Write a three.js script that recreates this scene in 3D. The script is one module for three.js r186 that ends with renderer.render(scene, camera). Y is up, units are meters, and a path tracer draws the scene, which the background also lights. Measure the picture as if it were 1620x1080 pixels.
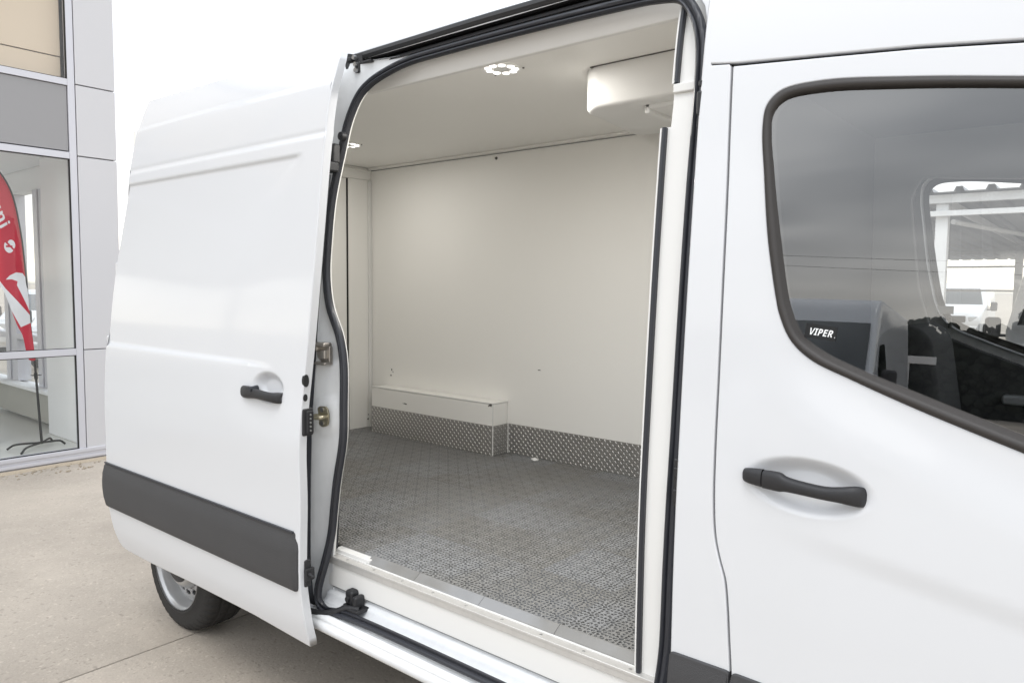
import * as THREE from 'three';
import { RoundedBoxGeometry } from 'three/addons/geometries/RoundedBoxGeometry.js';
import { mergeGeometries, toCreasedNormals } from 'three/addons/utils/BufferGeometryUtils.js';
import { RectAreaLightUniformsLib } from 'three/addons/lights/RectAreaLightUniformsLib.js';
RectAreaLightUniformsLib.init();

// ------------------------------------------------------------------ camera, sky, sun, exposure
const scene = new THREE.Scene();
const camera = new THREE.PerspectiveCamera(2 * Math.atan(540 / 1175) * 180 / Math.PI, 1024 / 682, 0.05, 3000);
{
  const m = new THREE.Matrix4().makeBasis(
    new THREE.Vector3(0.76924, 0.010396, -0.638875), new THREE.Vector3(-0.055797, 0.997141, -0.050957), new THREE.Vector3(0.636519, 0.074846, 0.767621));
  camera.quaternion.setFromRotationMatrix(m);
  camera.position.set(0, 1.75, 0);
}
scene.add(camera);
const renderer = new THREE.WebGLRenderer({ antialias: true });
renderer.setSize(1024, 682);
renderer.toneMapping = THREE.LinearToneMapping;
renderer.toneMappingExposure = 1.11;
renderer.shadowMap.enabled = true;

// seeded randomness and noise
let seed = 7;
const rnd = () => { seed = (seed * 1664525 + 1013904223) >>> 0; return seed / 4294967296; };
const hash = (x, y, s) => { let h = (x * 374761393 + y * 668265263 + s * 974634777) | 0; h = Math.imul(h ^ (h >>> 13), 1274126177); h ^= h >>> 16; return (h >>> 0) / 4294967296; };
function vnoise(x, y, px, py, s) { // value noise, periodic in px, py cells
  const xi = Math.floor(x), yi = Math.floor(y), fx = x - xi, fy = y - yi;
  const u = fx * fx * (3 - 2 * fx), v = fy * fy * (3 - 2 * fy);
  const a = ((xi % px) + px) % px, b = (a + 1) % px, c = ((yi % py) + py) % py, d = (c + 1) % py;
  return (hash(a, c, s) * (1 - u) + hash(b, c, s) * u) * (1 - v) + (hash(a, d, s) * (1 - u) + hash(b, d, s) * u) * v;
}
function fbm(x, y, p, oct, s) { let t = 0, a = 0.5, n = 0; for (let i = 0; i < oct; i++) { t += a * vnoise(x * (1 << i), y * (1 << i), p << i, p << i, s + i); n += a; a *= 0.5; } return t / n; }
const sst = (a, b, x) => { const t = Math.min(1, Math.max(0, (x - a) / (b - a))); return t * t * (3 - 2 * t); };

// overcast sky, thicker and greyer overhead, with a paler warm band low down
{
  const W = 1024, H = 512, data = new Float32Array(W * H * 4);
  for (let j = 0; j < H; j++) {
    const el = ((j + 0.5) / H - 0.5) * Math.PI, y = Math.sin(el);
    for (let i = 0; i < W; i++) {
      const az = ((i + 0.5) / W) * 2 * Math.PI;
      let L = 1, r = 1, g = 1, b = 1;
      if (y > 0) {
        const k = 1 / (y + 0.13), cx = Math.cos(az) * k * Math.cos(el) * 0.8, cz = Math.sin(az) * k * Math.cos(el) * 1.9;
        const n = fbm(cx + 40, cz + 40, 64, 4, 3), n2 = fbm(cx * 0.45 + 21, cz * 0.45 + 33, 64, 3, 11);
        const veil = sst(0.34, 0.62, 0.6 * n + 0.4 * n2);
        const low = Math.exp(-y / 0.12);
        L = (1.42 + 0.6 * y * y) * (1.32 - 0.58 * veil) * (1 - 0.1 * low) + 0.55 * low;
        const cool = (0.45 + 0.55 * veil) * (1 - low);
        r = 1 - 0.085 * cool + 0.09 * low; g = 1 - 0.02 * cool; b = 1 + 0.075 * cool - 0.17 * low;
      } else { L = 0.5; }
      const o = (j * W + i) * 4;
      data[o] = L * r; data[o + 1] = L * g; data[o + 2] = L * b; data[o + 3] = 1;
    }
  }
  const sky = new THREE.DataTexture(data, W, H, THREE.RGBAFormat, THREE.FloatType);
  sky.mapping = THREE.EquirectangularReflectionMapping;
  sky.magFilter = sky.minFilter = THREE.LinearFilter; sky.wrapS = THREE.RepeatWrapping;
  sky.needsUpdate = true;
  scene.background = sky; scene.environment = sky; scene.environmentIntensity = 1; scene.backgroundIntensity = 1;
}
const sun = new THREE.DirectionalLight(new THREE.Color(1, 0.97, 0.93), 1.1);
sun.position.set(0.5, 14, 4.5); sun.target.position.set(-2.5, 0, -2);
sun.castShadow = true; sun.shadow.radius = 40; sun.shadow.mapSize.set(2048, 2048);
Object.assign(sun.shadow.camera, { left: -14, right: 14, top: 14, bottom: -14, near: 0.5, far: 40 });
scene.add(sun, sun.target);

// ------------------------------------------------------------------ materials
const rgb = (r, g, b) => new THREE.Color().setRGB(r, g, b);
function std(name, r, g, b, roughness = 0.6, extra = {}) { const m = new THREE.MeshStandardMaterial({ color: rgb(r, g, b), roughness, metalness: 0, ...extra }); m.name = name; return m; }
function phys(name, r, g, b, o = {}) { const m = new THREE.MeshPhysicalMaterial({ color: rgb(r, g, b), ...o }); m.name = name; return m; }
function dataTex(n, f, srgb = false, h = n) {
  const d = new Uint8Array(n * h * 4);
  for (let j = 0; j < h; j++) for (let i = 0; i < n; i++) { const c = f(i, j), o = (j * n + i) * 4; d[o] = c[0]; d[o + 1] = c[1]; d[o + 2] = c[2]; d[o + 3] = 255; }
  const t = new THREE.DataTexture(d, n, h); t.wrapS = t.wrapT = THREE.RepeatWrapping; t.magFilter = THREE.LinearFilter; t.minFilter = THREE.LinearMipmapLinearFilter; t.generateMipmaps = true;
  if (srgb) t.colorSpace = THREE.SRGBColorSpace; t.needsUpdate = true; return t;
}
const clone = (t, u, v = u) => { const c = t.clone(); c.repeat.set(u, v); c.needsUpdate = true; return c; };
const grey = v => [v, v, v];
const s8 = v => Math.max(0, Math.min(255, Math.round(255 * (v <= 0.0031308 ? 12.92 * v : 1.055 * Math.pow(v, 1 / 2.4) - 0.055))));

// fine grain (plastics, rubber), 512 px
const grainTex = dataTex(512, (i, j) => { const n = 0.5 * hash(i, j, 5) + 0.5 * vnoise(i / 4, j / 4, 128, 128, 9); return grey(255 * n); });
// soft wear: slow variation of gloss and tone
const wearTex = dataTex(512, (i, j) => { const n = fbm(i / 64, j / 64, 8, 6, 21); return grey(255 * sst(0.2, 0.8, n)); });
const dustTex = dataTex(512, (i, j) => { const n = fbm(i / 64, j / 64, 8, 5, 41), f = fbm(i / 512 * 48, j / 512 * 12, 12, 2, 61); const v = 0.93 + 0.07 * sst(0.25, 0.7, 0.7 * n + 0.3 * f); return [255 * v, 254 * v, 252 * v].map(Math.round); });

const M = {};
M.paint = phys('white_paint', 0.64, 0.65, 0.668, { roughness: 0.5, clearcoat: 0.6, clearcoatRoughness: 0.08 });
M.paintIn = phys('white_jamb_paint', 0.74, 0.755, 0.77, { roughness: 0.42, clearcoat: 0.3, clearcoatRoughness: 0.15, map: clone(dustTex, 1.4) });
M.clad = std('dark_grey_plastic', 0.05, 0.05, 0.053, 0.58, { bumpMap: clone(grainTex, 5), bumpScale: 0.0009, map: clone(dustTex, 1.5) });
M.black = std('black_plastic', 0.018, 0.018, 0.02, 0.5, { bumpMap: clone(grainTex, 6), bumpScale: 0.0003 });
M.rubber = std('black_rubber', 0.026, 0.028, 0.035, 0.42);
M.winRubber = std('faded_window_rubber', 0.035, 0.031, 0.029, 0.55, { bumpMap: clone(grainTex, 5), bumpScale: 0.0003 });
M.dark = std('underbody_black', 0.012, 0.012, 0.012, 0.9);
M.liner = phys('white_liner', 0.88, 0.868, 0.832, { roughness: 0.45 });
M.trim = phys('white_trim_board', 0.76, 0.755, 0.735, { roughness: 0.5 });
M.alu = std('worn_aluminium', 0.62, 0.61, 0.59, 0.42, { metalness: 0.45, map: clone(dustTex, 3, 3) });
M.lug = std('glint_lug', 0.86, 0.85, 0.83, 0.3, { metalness: 0.7 });  // brighter metal for lugs leaning one way, a catch-light put into colour
M.plate = std('diamond_plate_metal', 0.40, 0.39, 0.375, 0.34, { metalness: 0.65 });
M.tile = std('grey_tile_plastic', 0.255, 0.258, 0.262, 0.44, { bumpMap: clone(grainTex, 3), bumpScale: 0.0003 });
M.deck = std('shade_dark_deck', 0.03, 0.029, 0.027, 0.9);  // white deck coloured dark, standing in for shade inside the tile holes
M.tyre = std('tyre_rubber', 0.026, 0.025, 0.024, 0.78, { bumpMap: clone(grainTex, 6), bumpScale: 0.0006 });
M.steel = std('silver_wheel_paint', 0.50, 0.50, 0.50, 0.34, { metalness: 0.55 });
M.zinc = std('yellowed_zinc', 0.46, 0.42, 0.31, 0.38, { metalness: 0.85 });
M.zincGrey = std('stained_steel', 0.50, 0.47, 0.43, 0.35, { metalness: 0.8 });
M.bolt = std('bolt_steel', 0.4, 0.4, 0.4, 0.3, { metalness: 0.9 });
M.led = new THREE.MeshStandardMaterial({ color: 0xffffff, emissive: rgb(1, 0.98, 0.94), emissiveIntensity: 1.8, roughness: 0.4 }); M.led.name = 'led_lens';
M.glass = phys('window_glass', 0.95, 0.965, 0.96, { roughness: 0.0, transmission: 1, thickness: 0, ior: 2.3 });
M.shopGlass = phys('showroom_glass', 0.965, 0.98, 0.975, { roughness: 0.0, transmission: 1, thickness: 0, ior: 1.5 });
M.tinted = phys('dark_vehicle_glass', 0.02, 0.025, 0.028, { roughness: 0.03, clearcoat: 1, clearcoatRoughness: 0.02 });
M.seat = std('black_seat_fabric', 0.014, 0.014, 0.016, 0.85);
M.doorCard = std('charcoal_door_card', 0.028, 0.029, 0.031, 0.6);
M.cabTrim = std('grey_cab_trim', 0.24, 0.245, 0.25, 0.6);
M.cabDark = std('dark_cab_lining', 0.05, 0.051, 0.054, 0.75);  // darker than the other cab trim, so its edges show less
M.unit = phys('moulded_white_plastic', 0.74, 0.735, 0.715, { roughness: 0.5 });
M.chip = std('chipped_paint', 0.10, 0.095, 0.09, 0.7);

// concrete: 1024 px over 3 m, warm beige with pits, grains and stains
const concN = 1024, cH = new Float32Array(concN * concN), cT = new Float32Array(concN * concN);
for (let j = 0; j < concN; j++) for (let i = 0; i < concN; i++) {
  const big = fbm(i / 256, j / 256, 4, 5, 71), mid = fbm(i / 24, j / 24, Math.round(1024 / 24), 1, 81), fine = hash(i, j, 91), f2 = vnoise(i / 3, j / 3, 341, 341, 95);
  const sp = vnoise(i / 5, j / 5, 205, 205, 101), sp2 = vnoise(i / 2.2, j / 2.2, 465, 465, 111);
  const dark = sst(0.76, 0.92, sp) * 0.40 * sst(0.35, 0.6, mid) + sst(0.86, 0.95, sp2) * 0.40, light = sst(0.80, 0.95, vnoise(i / 4, j / 4, 256, 256, 121)) * 0.22;
  cT[j * concN + i] = (big - 0.5) * 0.50 + (mid - 0.5) * 0.08 + (fine - 0.5) * 0.10 + (f2 - 0.5) * 0.08 - dark * 0.5 + light;
  cH[j * concN + i] = 0.5 + (f2 - 0.5) * 0.3 + (fine - 0.5) * 0.2 - dark * 0.6 + light * 0.6 + (mid - 0.5) * 0.3;
}
const concMap = dataTex(concN, (i, j) => { const t = 1 + cT[j * concN + i]; return [s8(0.375 * t), s8(0.330 * t), s8(0.278 * t)]; }, true);
const concBump = dataTex(concN, (i, j) => grey(Math.max(0, Math.min(255, 255 * cH[j * concN + i]))));
M.concrete = std('beige_concrete', 1, 1, 1, 0.9, { map: clone(concMap, 1 / 3), bumpMap: clone(concBump, 1 / 3), bumpScale: 0.003 });
M.kerbDirt = std('sandy_dirt', 0.44, 0.37, 0.28, 0.95, { bumpMap: clone(concBump, 2), bumpScale: 0.006 });
M.cream = std('pale_grey_metal_panel', 0.60, 0.595, 0.61, 0.5);
M.frame = std('silver_grey_frame', 0.60, 0.60, 0.64, 0.4, { metalness: 0.15 });
M.gasket = std('black_gasket', 0.012, 0.012, 0.012, 0.7);
M.spandrel = std('grey_spandrel', 0.30, 0.295, 0.30, 0.4);
M.blind = std('beige_blind', 0.66, 0.54, 0.42, 0.8);
M.roomWhite = std('showroom_white', 0.86, 0.865, 0.865, 0.7);
M.roomFloor = phys('showroom_floor', 0.58, 0.58, 0.55, { roughness: 0.3 });
M.radiator = std('radiator_enamel', 0.52, 0.51, 0.46, 0.45);

// ------------------------------------------------------------------ helpers
const V = (x, y, z) => new THREE.Vector3(x, y, z);
const taken = {};
function numbered(name) { const n = taken[name] = (taken[name] ?? -1) + 1; return n ? name + '_' + String(n).padStart(3, '0') : name; }
function mesh(name, geo, mat, parent, label) {
  const g = Array.isArray(geo) ? merge(geo) : geo;
  const m = new THREE.Mesh(g, mat); m.name = numbered(name); m.castShadow = m.receiveShadow = true;
  if (label) m.userData.label = label;
  if (parent) parent.add(m); return m;
}
function merge(list) {
  const gs = list.map(g => { g = g.index ? g.toNonIndexed() : g; for (const k of Object.keys(g.attributes)) if (!['position', 'normal', 'uv'].includes(k)) g.deleteAttribute(k); if (!g.attributes.uv) g.setAttribute('uv', new THREE.BufferAttribute(new Float32Array(g.attributes.position.count * 2), 2)); return g; });
  return mergeGeometries(gs);
}
function thing(name, label, category, group) {
  const o = new THREE.Group(); o.name = numbered(name); o.userData = { label, category }; if (group) o.userData.group = group;
  scene.add(o); return o;
}
function tag(o, label, category, group) { Object.assign(o.userData, { label, category }); if (group) o.userData.group = group; scene.add(o); return o; }
function rebase(o, x, y, z) { o.position.set(x, y, z); for (const c of o.children) c.position.sub(o.position); return o; }
// a box given by its corners, chamfered
function box(x0, x1, y0, y1, z0, z1, r = 0.003) {
  const w = Math.abs(x1 - x0), h = Math.abs(y1 - y0), d = Math.abs(z1 - z0), rr = Math.min(r, w / 2.1, h / 2.1, d / 2.1);
  const g = rr > 0.0004 ? new RoundedBoxGeometry(w, h, d, 1, rr) : new THREE.BoxGeometry(w, h, d);
  const p = g.attributes.position, n = g.attributes.normal, uv = new Float32Array(p.count * 2);
  g.translate((x0 + x1) / 2, (y0 + y1) / 2, (z0 + z1) / 2);
  for (let i = 0; i < p.count; i++) { const a = Math.abs(n.getX(i)), b = Math.abs(n.getY(i)), c = Math.abs(n.getZ(i)); uv[2 * i] = a > b && a > c ? p.getZ(i) : p.getX(i); uv[2 * i + 1] = b > a && b > c ? p.getZ(i) : p.getY(i); }
  g.setAttribute('uv', new THREE.BufferAttribute(uv, 2)); return g;
}
function cyl(a, b, r0, r1 = r0, seg = 14) { // a rod from a to b
  const d = b.clone().sub(a), g = new THREE.CylinderGeometry(r1, r0, d.length(), seg);
  g.applyQuaternion(new THREE.Quaternion().setFromUnitVectors(V(0, 1, 0), d.normalize())); g.translate((a.x + b.x) / 2, (a.y + b.y) / 2, (a.z + b.z) / 2); return g;
}
function mergeTwo(a, b) { const g = mergeGeometries([merge(a), merge(b)], true); return g; }
const tube = (pts, r, n = 24, seg = 8) => new THREE.TubeGeometry(new THREE.CatmullRomCurve3(pts), n, r, seg, false);
// rows of points -> one surface
function loft(rows, closeU = false, closeV = false, crease = 0) {
  const R = rows.length, C = rows[0].length, pos = [], uv = [], idx = [];
  for (let i = 0; i < R; i++) for (let j = 0; j < C; j++) { const p = rows[i][j]; pos.push(p.x, p.y, p.z); uv.push(p.x + p.z, p.y); }
  for (let i = 0; i < (closeV ? R : R - 1); i++) for (let j = 0; j < (closeU ? C : C - 1); j++) {
    const a = i * C + j, b = i * C + (j + 1) % C, c = ((i + 1) % R) * C + j, d = ((i + 1) % R) * C + (j + 1) % C; idx.push(a, b, d, a, d, c);
  }
  const g = new THREE.BufferGeometry(); g.setAttribute('position', new THREE.Float32BufferAttribute(pos, 3)); g.setAttribute('uv', new THREE.Float32BufferAttribute(uv, 2)); g.setIndex(idx);
  if (crease) return toCreasedNormals(g, crease);
  g.computeVertexNormals(); return g;
}
// a 2-D section [s, b] carried along a path; s lies across, b along ref
function sweep(path, section, ref = V(0, 0, 1), closed = false, crease = 0.7, caps = true) {
  const n = path.length, rows = [];
  for (let i = 0; i < n; i++) {
    const a = path[closed ? (i + n - 1) % n : Math.max(0, i - 1)], c = path[closed ? (i + 1) % n : Math.min(n - 1, i + 1)], up = typeof ref === 'function' ? ref(path[i]) : ref;
    const T = c.clone().sub(a).normalize(), N = T.clone().cross(up).normalize(), B = N.clone().cross(T).normalize();
    rows.push(section.map(([s, b]) => path[i].clone().addScaledVector(N, s).addScaledVector(B, b)));
  }
  const out = [loft(rows, true, closed, crease)];
  if (caps && !closed) for (const row of [rows[0], rows[n - 1]]) { // end caps
    const c = row.reduce((s, p) => s.add(p), V(0, 0, 0)).multiplyScalar(1 / row.length), pos = [];
    row.forEach((p, k) => { const q = row[(k + 1) % row.length]; pos.push(c.x, c.y, c.z, p.x, p.y, p.z, q.x, q.y, q.z); });
    const g = new THREE.BufferGeometry(); g.setAttribute('position', new THREE.Float32BufferAttribute(pos, 3)); g.setAttribute('uv', new THREE.Float32BufferAttribute(new Float32Array(pos.length / 3 * 2), 2)); g.computeVertexNormals(); out.push(g);
  }
  return merge(out);
}
// rounded 2-D polygon from [x, y, r]
function fillet(pts, seg = 6) {
  const out = [], n = pts.length;
  for (let i = 0; i < n; i++) {
    const p = pts[i], r = p[2] || 0;
    if (!r) { out.push([p[0], p[1]]); continue; }
    const a = pts[(i + n - 1) % n], b = pts[(i + 1) % n], u = [a[0] - p[0], a[1] - p[1]], v = [b[0] - p[0], b[1] - p[1]], lu = Math.hypot(...u), lv = Math.hypot(...v), d = Math.min(r, lu * 0.48, lv * 0.48);
    const s = [p[0] + u[0] / lu * d, p[1] + u[1] / lu * d], e = [p[0] + v[0] / lv * d, p[1] + v[1] / lv * d];
    for (let k = 0; k <= seg; k++) { const t = k / seg, q = 1 - t; out.push([q * q * s[0] + 2 * q * t * p[0] + t * t * e[0], q * q * s[1] + 2 * q * t * p[1] + t * t * e[1]]); }
  }
  return out;
}
function smooth2(pts, n, closed = false) { const c = new THREE.CatmullRomCurve3(pts.map(p => V(p[0], p[1], 0)), closed, 'centripetal'); const o = []; for (let i = 0; i < (closed ? n : n + 1); i++) { const p = c.getPoint(i / n); o.push([p.x, p.y]); } return o; }
const area2 = p => p.reduce((s, a, i) => { const b = p[(i + 1) % p.length]; return s + a[0] * b[1] - b[0] * a[1]; }, 0) / 2;
function clipHalf(poly, ax, val, keepGreater) {
  const out = [], n = poly.length; if (!n) return out;
  for (let i = 0; i < n; i++) {
    const a = poly[i], b = poly[(i + 1) % n], ia = keepGreater ? a[ax] >= val : a[ax] <= val, ib = keepGreater ? b[ax] >= val : b[ax] <= val;
    if (ia) out.push(a);
    if (ia !== ib) { const t = (val - a[ax]) / (b[ax] - a[ax]); const q = [a[0] + t * (b[0] - a[0]), a[1] + t * (b[1] - a[1])]; q[ax] = val; out.push(q); }
  }
  return out;
}
// sheet metal: polygons filled on a grid over z = surf(x, y), with rounded folded edges along the rims
function panel(polys, surf, { cell = 0.05, rims = null, fold = 0.02, round = 0.004, fine = null } = {}) {
  const pos = [], nor = [], uv = [], E = 0.0015;
  const N = (x, y) => { const a = (surf(x + E, y) - surf(x - E, y)) / (2 * E), b = (surf(x, y + E) - surf(x, y - E)) / (2 * E), l = Math.hypot(a, b, 1); return [-a / l, -b / l, 1 / l]; };
  const put = (x, y) => { pos.push(x, y, surf(x, y)); nor.push(...N(x, y)); uv.push(x, y); };
  for (let poly of polys) {
    if (area2(poly) < 0) poly = poly.slice().reverse();
    let y0 = Infinity, y1 = -Infinity; for (const p of poly) { y0 = Math.min(y0, p[1]); y1 = Math.max(y1, p[1]); }
    for (let j = Math.floor(y0 / cell); j * cell < y1; j++) {
      const strip = clipHalf(clipHalf(poly, 1, j * cell, true), 1, (j + 1) * cell, false); if (strip.length < 3) continue;
      let x0 = Infinity, x1 = -Infinity; for (const p of strip) { x0 = Math.min(x0, p[0]); x1 = Math.max(x1, p[0]); }
      for (let i = Math.floor(x0 / cell); i * cell < x1; i++) {
        const whole = clipHalf(clipHalf(strip, 0, i * cell, true), 0, (i + 1) * cell, false); if (whole.length < 3) continue;
        const k = fine && (i + 1) * cell > fine[0] && i * cell < fine[1] && (j + 1) * cell > fine[2] && j * cell < fine[3] ? fine[4] : 1;
        for (let q = 0; q < k * k; q++) {
        const u = q % k, w = (q - u) / k, c = k === 1 ? whole : clipHalf(clipHalf(clipHalf(clipHalf(whole, 0, (i + u / k) * cell, true), 0, (i + (u + 1) / k) * cell, false), 1, (j + w / k) * cell, true), 1, (j + (w + 1) / k) * cell, false); if (c.length < 3) continue;
        const clean = c.filter((p, k) => { const q = c[(k + 1) % c.length]; return Math.hypot(p[0] - q[0], p[1] - q[1]) > 1e-6; });
        if (clean.length < 3 || Math.abs(area2(clean)) < 1e-8) continue;
        for (const t of THREE.ShapeUtils.triangulateShape(clean.map(p => new THREE.Vector2(p[0], p[1])), [])) { const [a, b, d] = t.map(k => clean[k]); const s = (b[0] - a[0]) * (d[1] - a[1]) - (b[1] - a[1]) * (d[0] - a[0]); put(...a); if (s > 0) { put(...b); put(...d); } else { put(...d); put(...b); } }
        }
      }
    }
  }
  for (const loop of rims ?? polys.map(p => area2(p) < 0 ? p.slice().reverse() : p)) {
    const n = loop.length, nn = loop.map((p, i) => { const a = loop[(i + n - 1) % n], b = loop[(i + 1) % n], dx = b[0] - a[0], dy = b[1] - a[1], l = Math.hypot(dx, dy) || 1; return [dy / l, -dx / l]; });
    const at = (i, k) => { // k 0..3 round the fold, 4 at its foot
      const p = loop[i], o = nn[i], z = surf(p[0], p[1]), f = Math.min(k, 3) / 3 * Math.PI / 2, d = round * Math.sin(f), e = round * (1 - Math.cos(f)), q = N(p[0], p[1]);
      const c = Math.cos(f), s = Math.sin(f);
      return [[p[0] + o[0] * d, p[1] + o[1] * d, z - e - (k === 4 ? fold : 0)], [q[0] * c + o[0] * s, q[1] * c + o[1] * s, q[2] * c]];
    };
    for (let i = 0; i < n; i++) { const i2 = (i + 1) % n; for (let k = 0; k < 4; k++) { const A = at(i, k), B = at(i2, k), C = at(i2, k + 1), D = at(i, k + 1); for (const [p, q] of [A, D, C, A, C, B]) { pos.push(...p); nor.push(...q); uv.push(p[0] + p[2], p[1]); } } }
  }
  const g = new THREE.BufferGeometry(); g.setAttribute('position', new THREE.Float32BufferAttribute(pos, 3)); g.setAttribute('normal', new THREE.Float32BufferAttribute(nor, 3)); g.setAttribute('uv', new THREE.Float32BufferAttribute(uv, 2)); return g;
}
function mirrorZ(g, zc) { // the same shape on the van's other side
  g = (g.index ? g.toNonIndexed() : g.clone()); const p = g.attributes.position, n = g.attributes.normal, u = g.attributes.uv;
  for (let i = 0; i < p.count; i++) { p.setZ(i, 2 * zc - p.getZ(i)); n.setZ(i, -n.getZ(i)); }
  for (const a of [p, n, u]) for (let t = 0; t + 2 < p.count; t += 3) for (let k = 0; k < a.itemSize; k++) { const s = a.getComponent(t + 1, k); a.setComponent(t + 1, k, a.getComponent(t + 2, k)); a.setComponent(t + 2, k, s); }
  return g;
}
// ------------------------------------------------------------------ ground: a concrete yard cast in bays
function groundSheet(x0, x1, z0, z1, y, ox = 0, oz = 0) { const g = new THREE.PlaneGeometry(x1 - x0, z1 - z0); g.rotateX(-Math.PI / 2); g.translate((x0 + x1) / 2, y, (z0 + z1) / 2); const p = g.attributes.position, u = g.attributes.uv; for (let i = 0; i < p.count; i++) u.setXY(i, p.getX(i) + ox, p.getZ(i) + oz); return g; }
const ground = mesh('ground', groundSheet(-400, 400, -400, 400, -0.02), M.concrete); ground.userData.kind = 'structure'; scene.add(ground);
{
  const J = 0.0022; // half a joint
  seed = 77;
  for (let i = -3; i < 4; i++) for (let j = -3; j < 4; j++) {
    const x0 = -3.505 + 4.26 * i, z0 = -6.4 + 6.2 * j, g = box(x0 + J - 4.26, x0 - J, -0.10, 0, z0 + J, z0 + 6.2 - J, 0.004), u = g.attributes.uv, ox = rnd() * 3, oz = rnd() * 3;
    for (let k = 0; k < u.count; k++) u.setXY(k, u.getX(k) + ox, u.getY(k) + oz);
    mesh('concrete_slab', g, M.concrete, ground);
  }
}
// ------------------------------------------------------------------ showroom
const BX = -7.769;
const shop = thing('showroom_building', 'glass-fronted showroom clad in pale grey metal panels behind the van', 'building');
{
  const zl = 5.6, zm = [-2.83, -1.43, -0.03, 1.37, 2.77, 4.17, 5.57];
  // cladding panels at the corner
  for (const [a, b] of [[0.10, 1.084], [1.092, 2.929], [2.939, 3.595], [3.605, 4.62], [4.63, 5.6]]) mesh('cladding_panel', box(BX - 0.06, BX + 0.004, a, b, -3.222, -2.868, 0.004), M.cream, shop);
  mesh('corner_core', box(BX - 0.08, BX - 0.03, 0.0, 5.6, -3.20, -2.885, 0.002), M.gasket, shop);
  for (const [a, b] of [[0.0, 1.084], [1.092, 2.929], [2.939, 3.595], [3.605, 5.6]]) mesh('side_cladding', box(BX - 1.02, BX - 0.064, a, b, -3.222, -3.201, 0.004), M.cream, shop);
  // plinth with its ribs
  mesh('plinth', [box(BX - 0.1, BX + 0.012, 0.03, 0.062, -3.21, zl, 0.003), box(BX - 0.1, BX + 0.006, 0.0625, 0.09, -3.21, zl, 0.003), box(BX - 0.1, BX + 0.014, 0.0905, 0.128, -3.21, zl, 0.004), box(BX - 0.3, BX - 0.02, -0.02, 0.0295, -3.2, zl, 0)], M.frame, shop);
  for (const z of zm) { mesh('mullion', box(BX - 0.07, BX + 0.002, 0.1285, 5.6, z - 0.030, z + 0.030, 0.003), M.frame, shop); }
  for (let k = 0; k + 1 < zm.length; k++) {
    const a = zm[k] + 0.0305, b = zm[k + 1] - 0.0305;
    for (const [y0, y1] of [[1.040, 1.104], [2.900, 2.962], [3.578, 3.638]]) mesh('transom', box(BX - 0.07, BX, y0, y1, a, b, 0.003), M.frame, shop);
    for (const [y0, y1] of [[0.129, 1.0395], [1.1045, 2.8995], [3.6385, 5.5]]) {
      const p = new THREE.PlaneGeometry(b - a - 0.008, y1 - y0 - 0.008); p.rotateY(Math.PI / 2); p.translate(BX - 0.03, (y0 + y1) / 2, (a + b) / 2);
      mesh('window_pane', p, M.shopGlass, shop);
      mesh('pane_gasket', [box(BX - 0.034, BX - 0.004, y0, y0 + 0.005, a, b, 0), box(BX - 0.034, BX - 0.004, y1 - 0.006, y1, a, b, 0), box(BX - 0.034, BX - 0.004, y0 + 0.005, y1 - 0.006, a, a + 0.006, 0), box(BX - 0.034, BX - 0.004, y0 + 0.005, y1 - 0.006, b - 0.006, b, 0)], M.gasket, shop);
    }
    mesh('spandrel_panel', box(BX - 0.05, BX - 0.012, 2.974, 3.572, a + 0.006, b - 0.002, 0.002), M.spandrel, shop);
    mesh('pane_gasket', box(BX - 0.06, BX - 0.045, 2.9625, 3.5775, a, b, 0), M.gasket, shop);
    mesh('blind', [box(BX - 0.14, BX - 0.12, 3.86, 5.5, a + 0.01, b - 0.004, 0.003), box(BX - 0.145, BX - 0.125, 3.645, 3.852, a + 0.01, b - 0.004, 0.003)], M.blind, shop);
  }
  // the room behind
  mesh('room_floor', box(-15, BX - 0.08, 0.02, 0.128, -3.06, zl, 0), M.roomFloor, shop);
  mesh('room_ceiling', box(-15, BX - 0.08, 3.02, 3.12, -3.06, zl, 0), M.roomWhite, shop);
  mesh('ceiling_beam', box(BX - 0.5, BX - 0.085, 2.965, 3.02, -2.86, zl, 0.01), M.roomWhite, shop);
  mesh('upper_floor', box(-15, BX - 0.2, 3.5, 3.6, -3.06, zl, 0), M.roomWhite, shop);
  mesh('roof', box(-15.2, BX, 5.6, 5.8, -3.25, zl + 0.1, 0.01), M.cream, shop);
  mesh('back_wall', [box(-15.2, -15, 0, 0.6, -3.06, zl, 0), box(-15.2, -15, 2.8, 5.6, -3.06, zl, 0), box(-15.2, -15, 0.6, 2.8, -1.2, -0.9, 0), box(-15.2, -15, 0.6, 2.8, 2.4, 2.7, 0)], M.roomWhite, shop);  // unseen wall, its openings added to let more daylight into the room
  mesh('end_wall', [box(-15.2, BX - 0.08, 0, 0.5, zl + 0.001, zl + 0.2, 0), box(-15.2, BX - 0.08, 2.9, 5.6, zl + 0.001, zl + 0.2, 0)], M.roomWhite, shop);  // also unseen, left open at mid height to brighten the room
  mesh('corner_column', box(-8.79, BX - 0.09, 0.128, 3.02, -3.07, -2.872, 0.01), M.roomWhite, shop);
  // side wall with its own windows
  const zw0 = -3.20, zw1 = -3.07;
  mesh('side_wall', [box(-15, -8.79, 0, 0.52, zw0, zw1, 0), box(-15, -8.79, 2.77, 5.6, zw0, zw1, 0)], M.roomWhite, shop);
  mesh('window_sill', box(-15, -8.795, 0.505, 0.54, -3.075, -2.93, 0.006), M.roomWhite, shop);
  const xs = [-9.22, -9.56, -10.30, -10.64, -11.6, -11.9, -12.9, -13.2, -14.2, -14.5];
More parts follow.
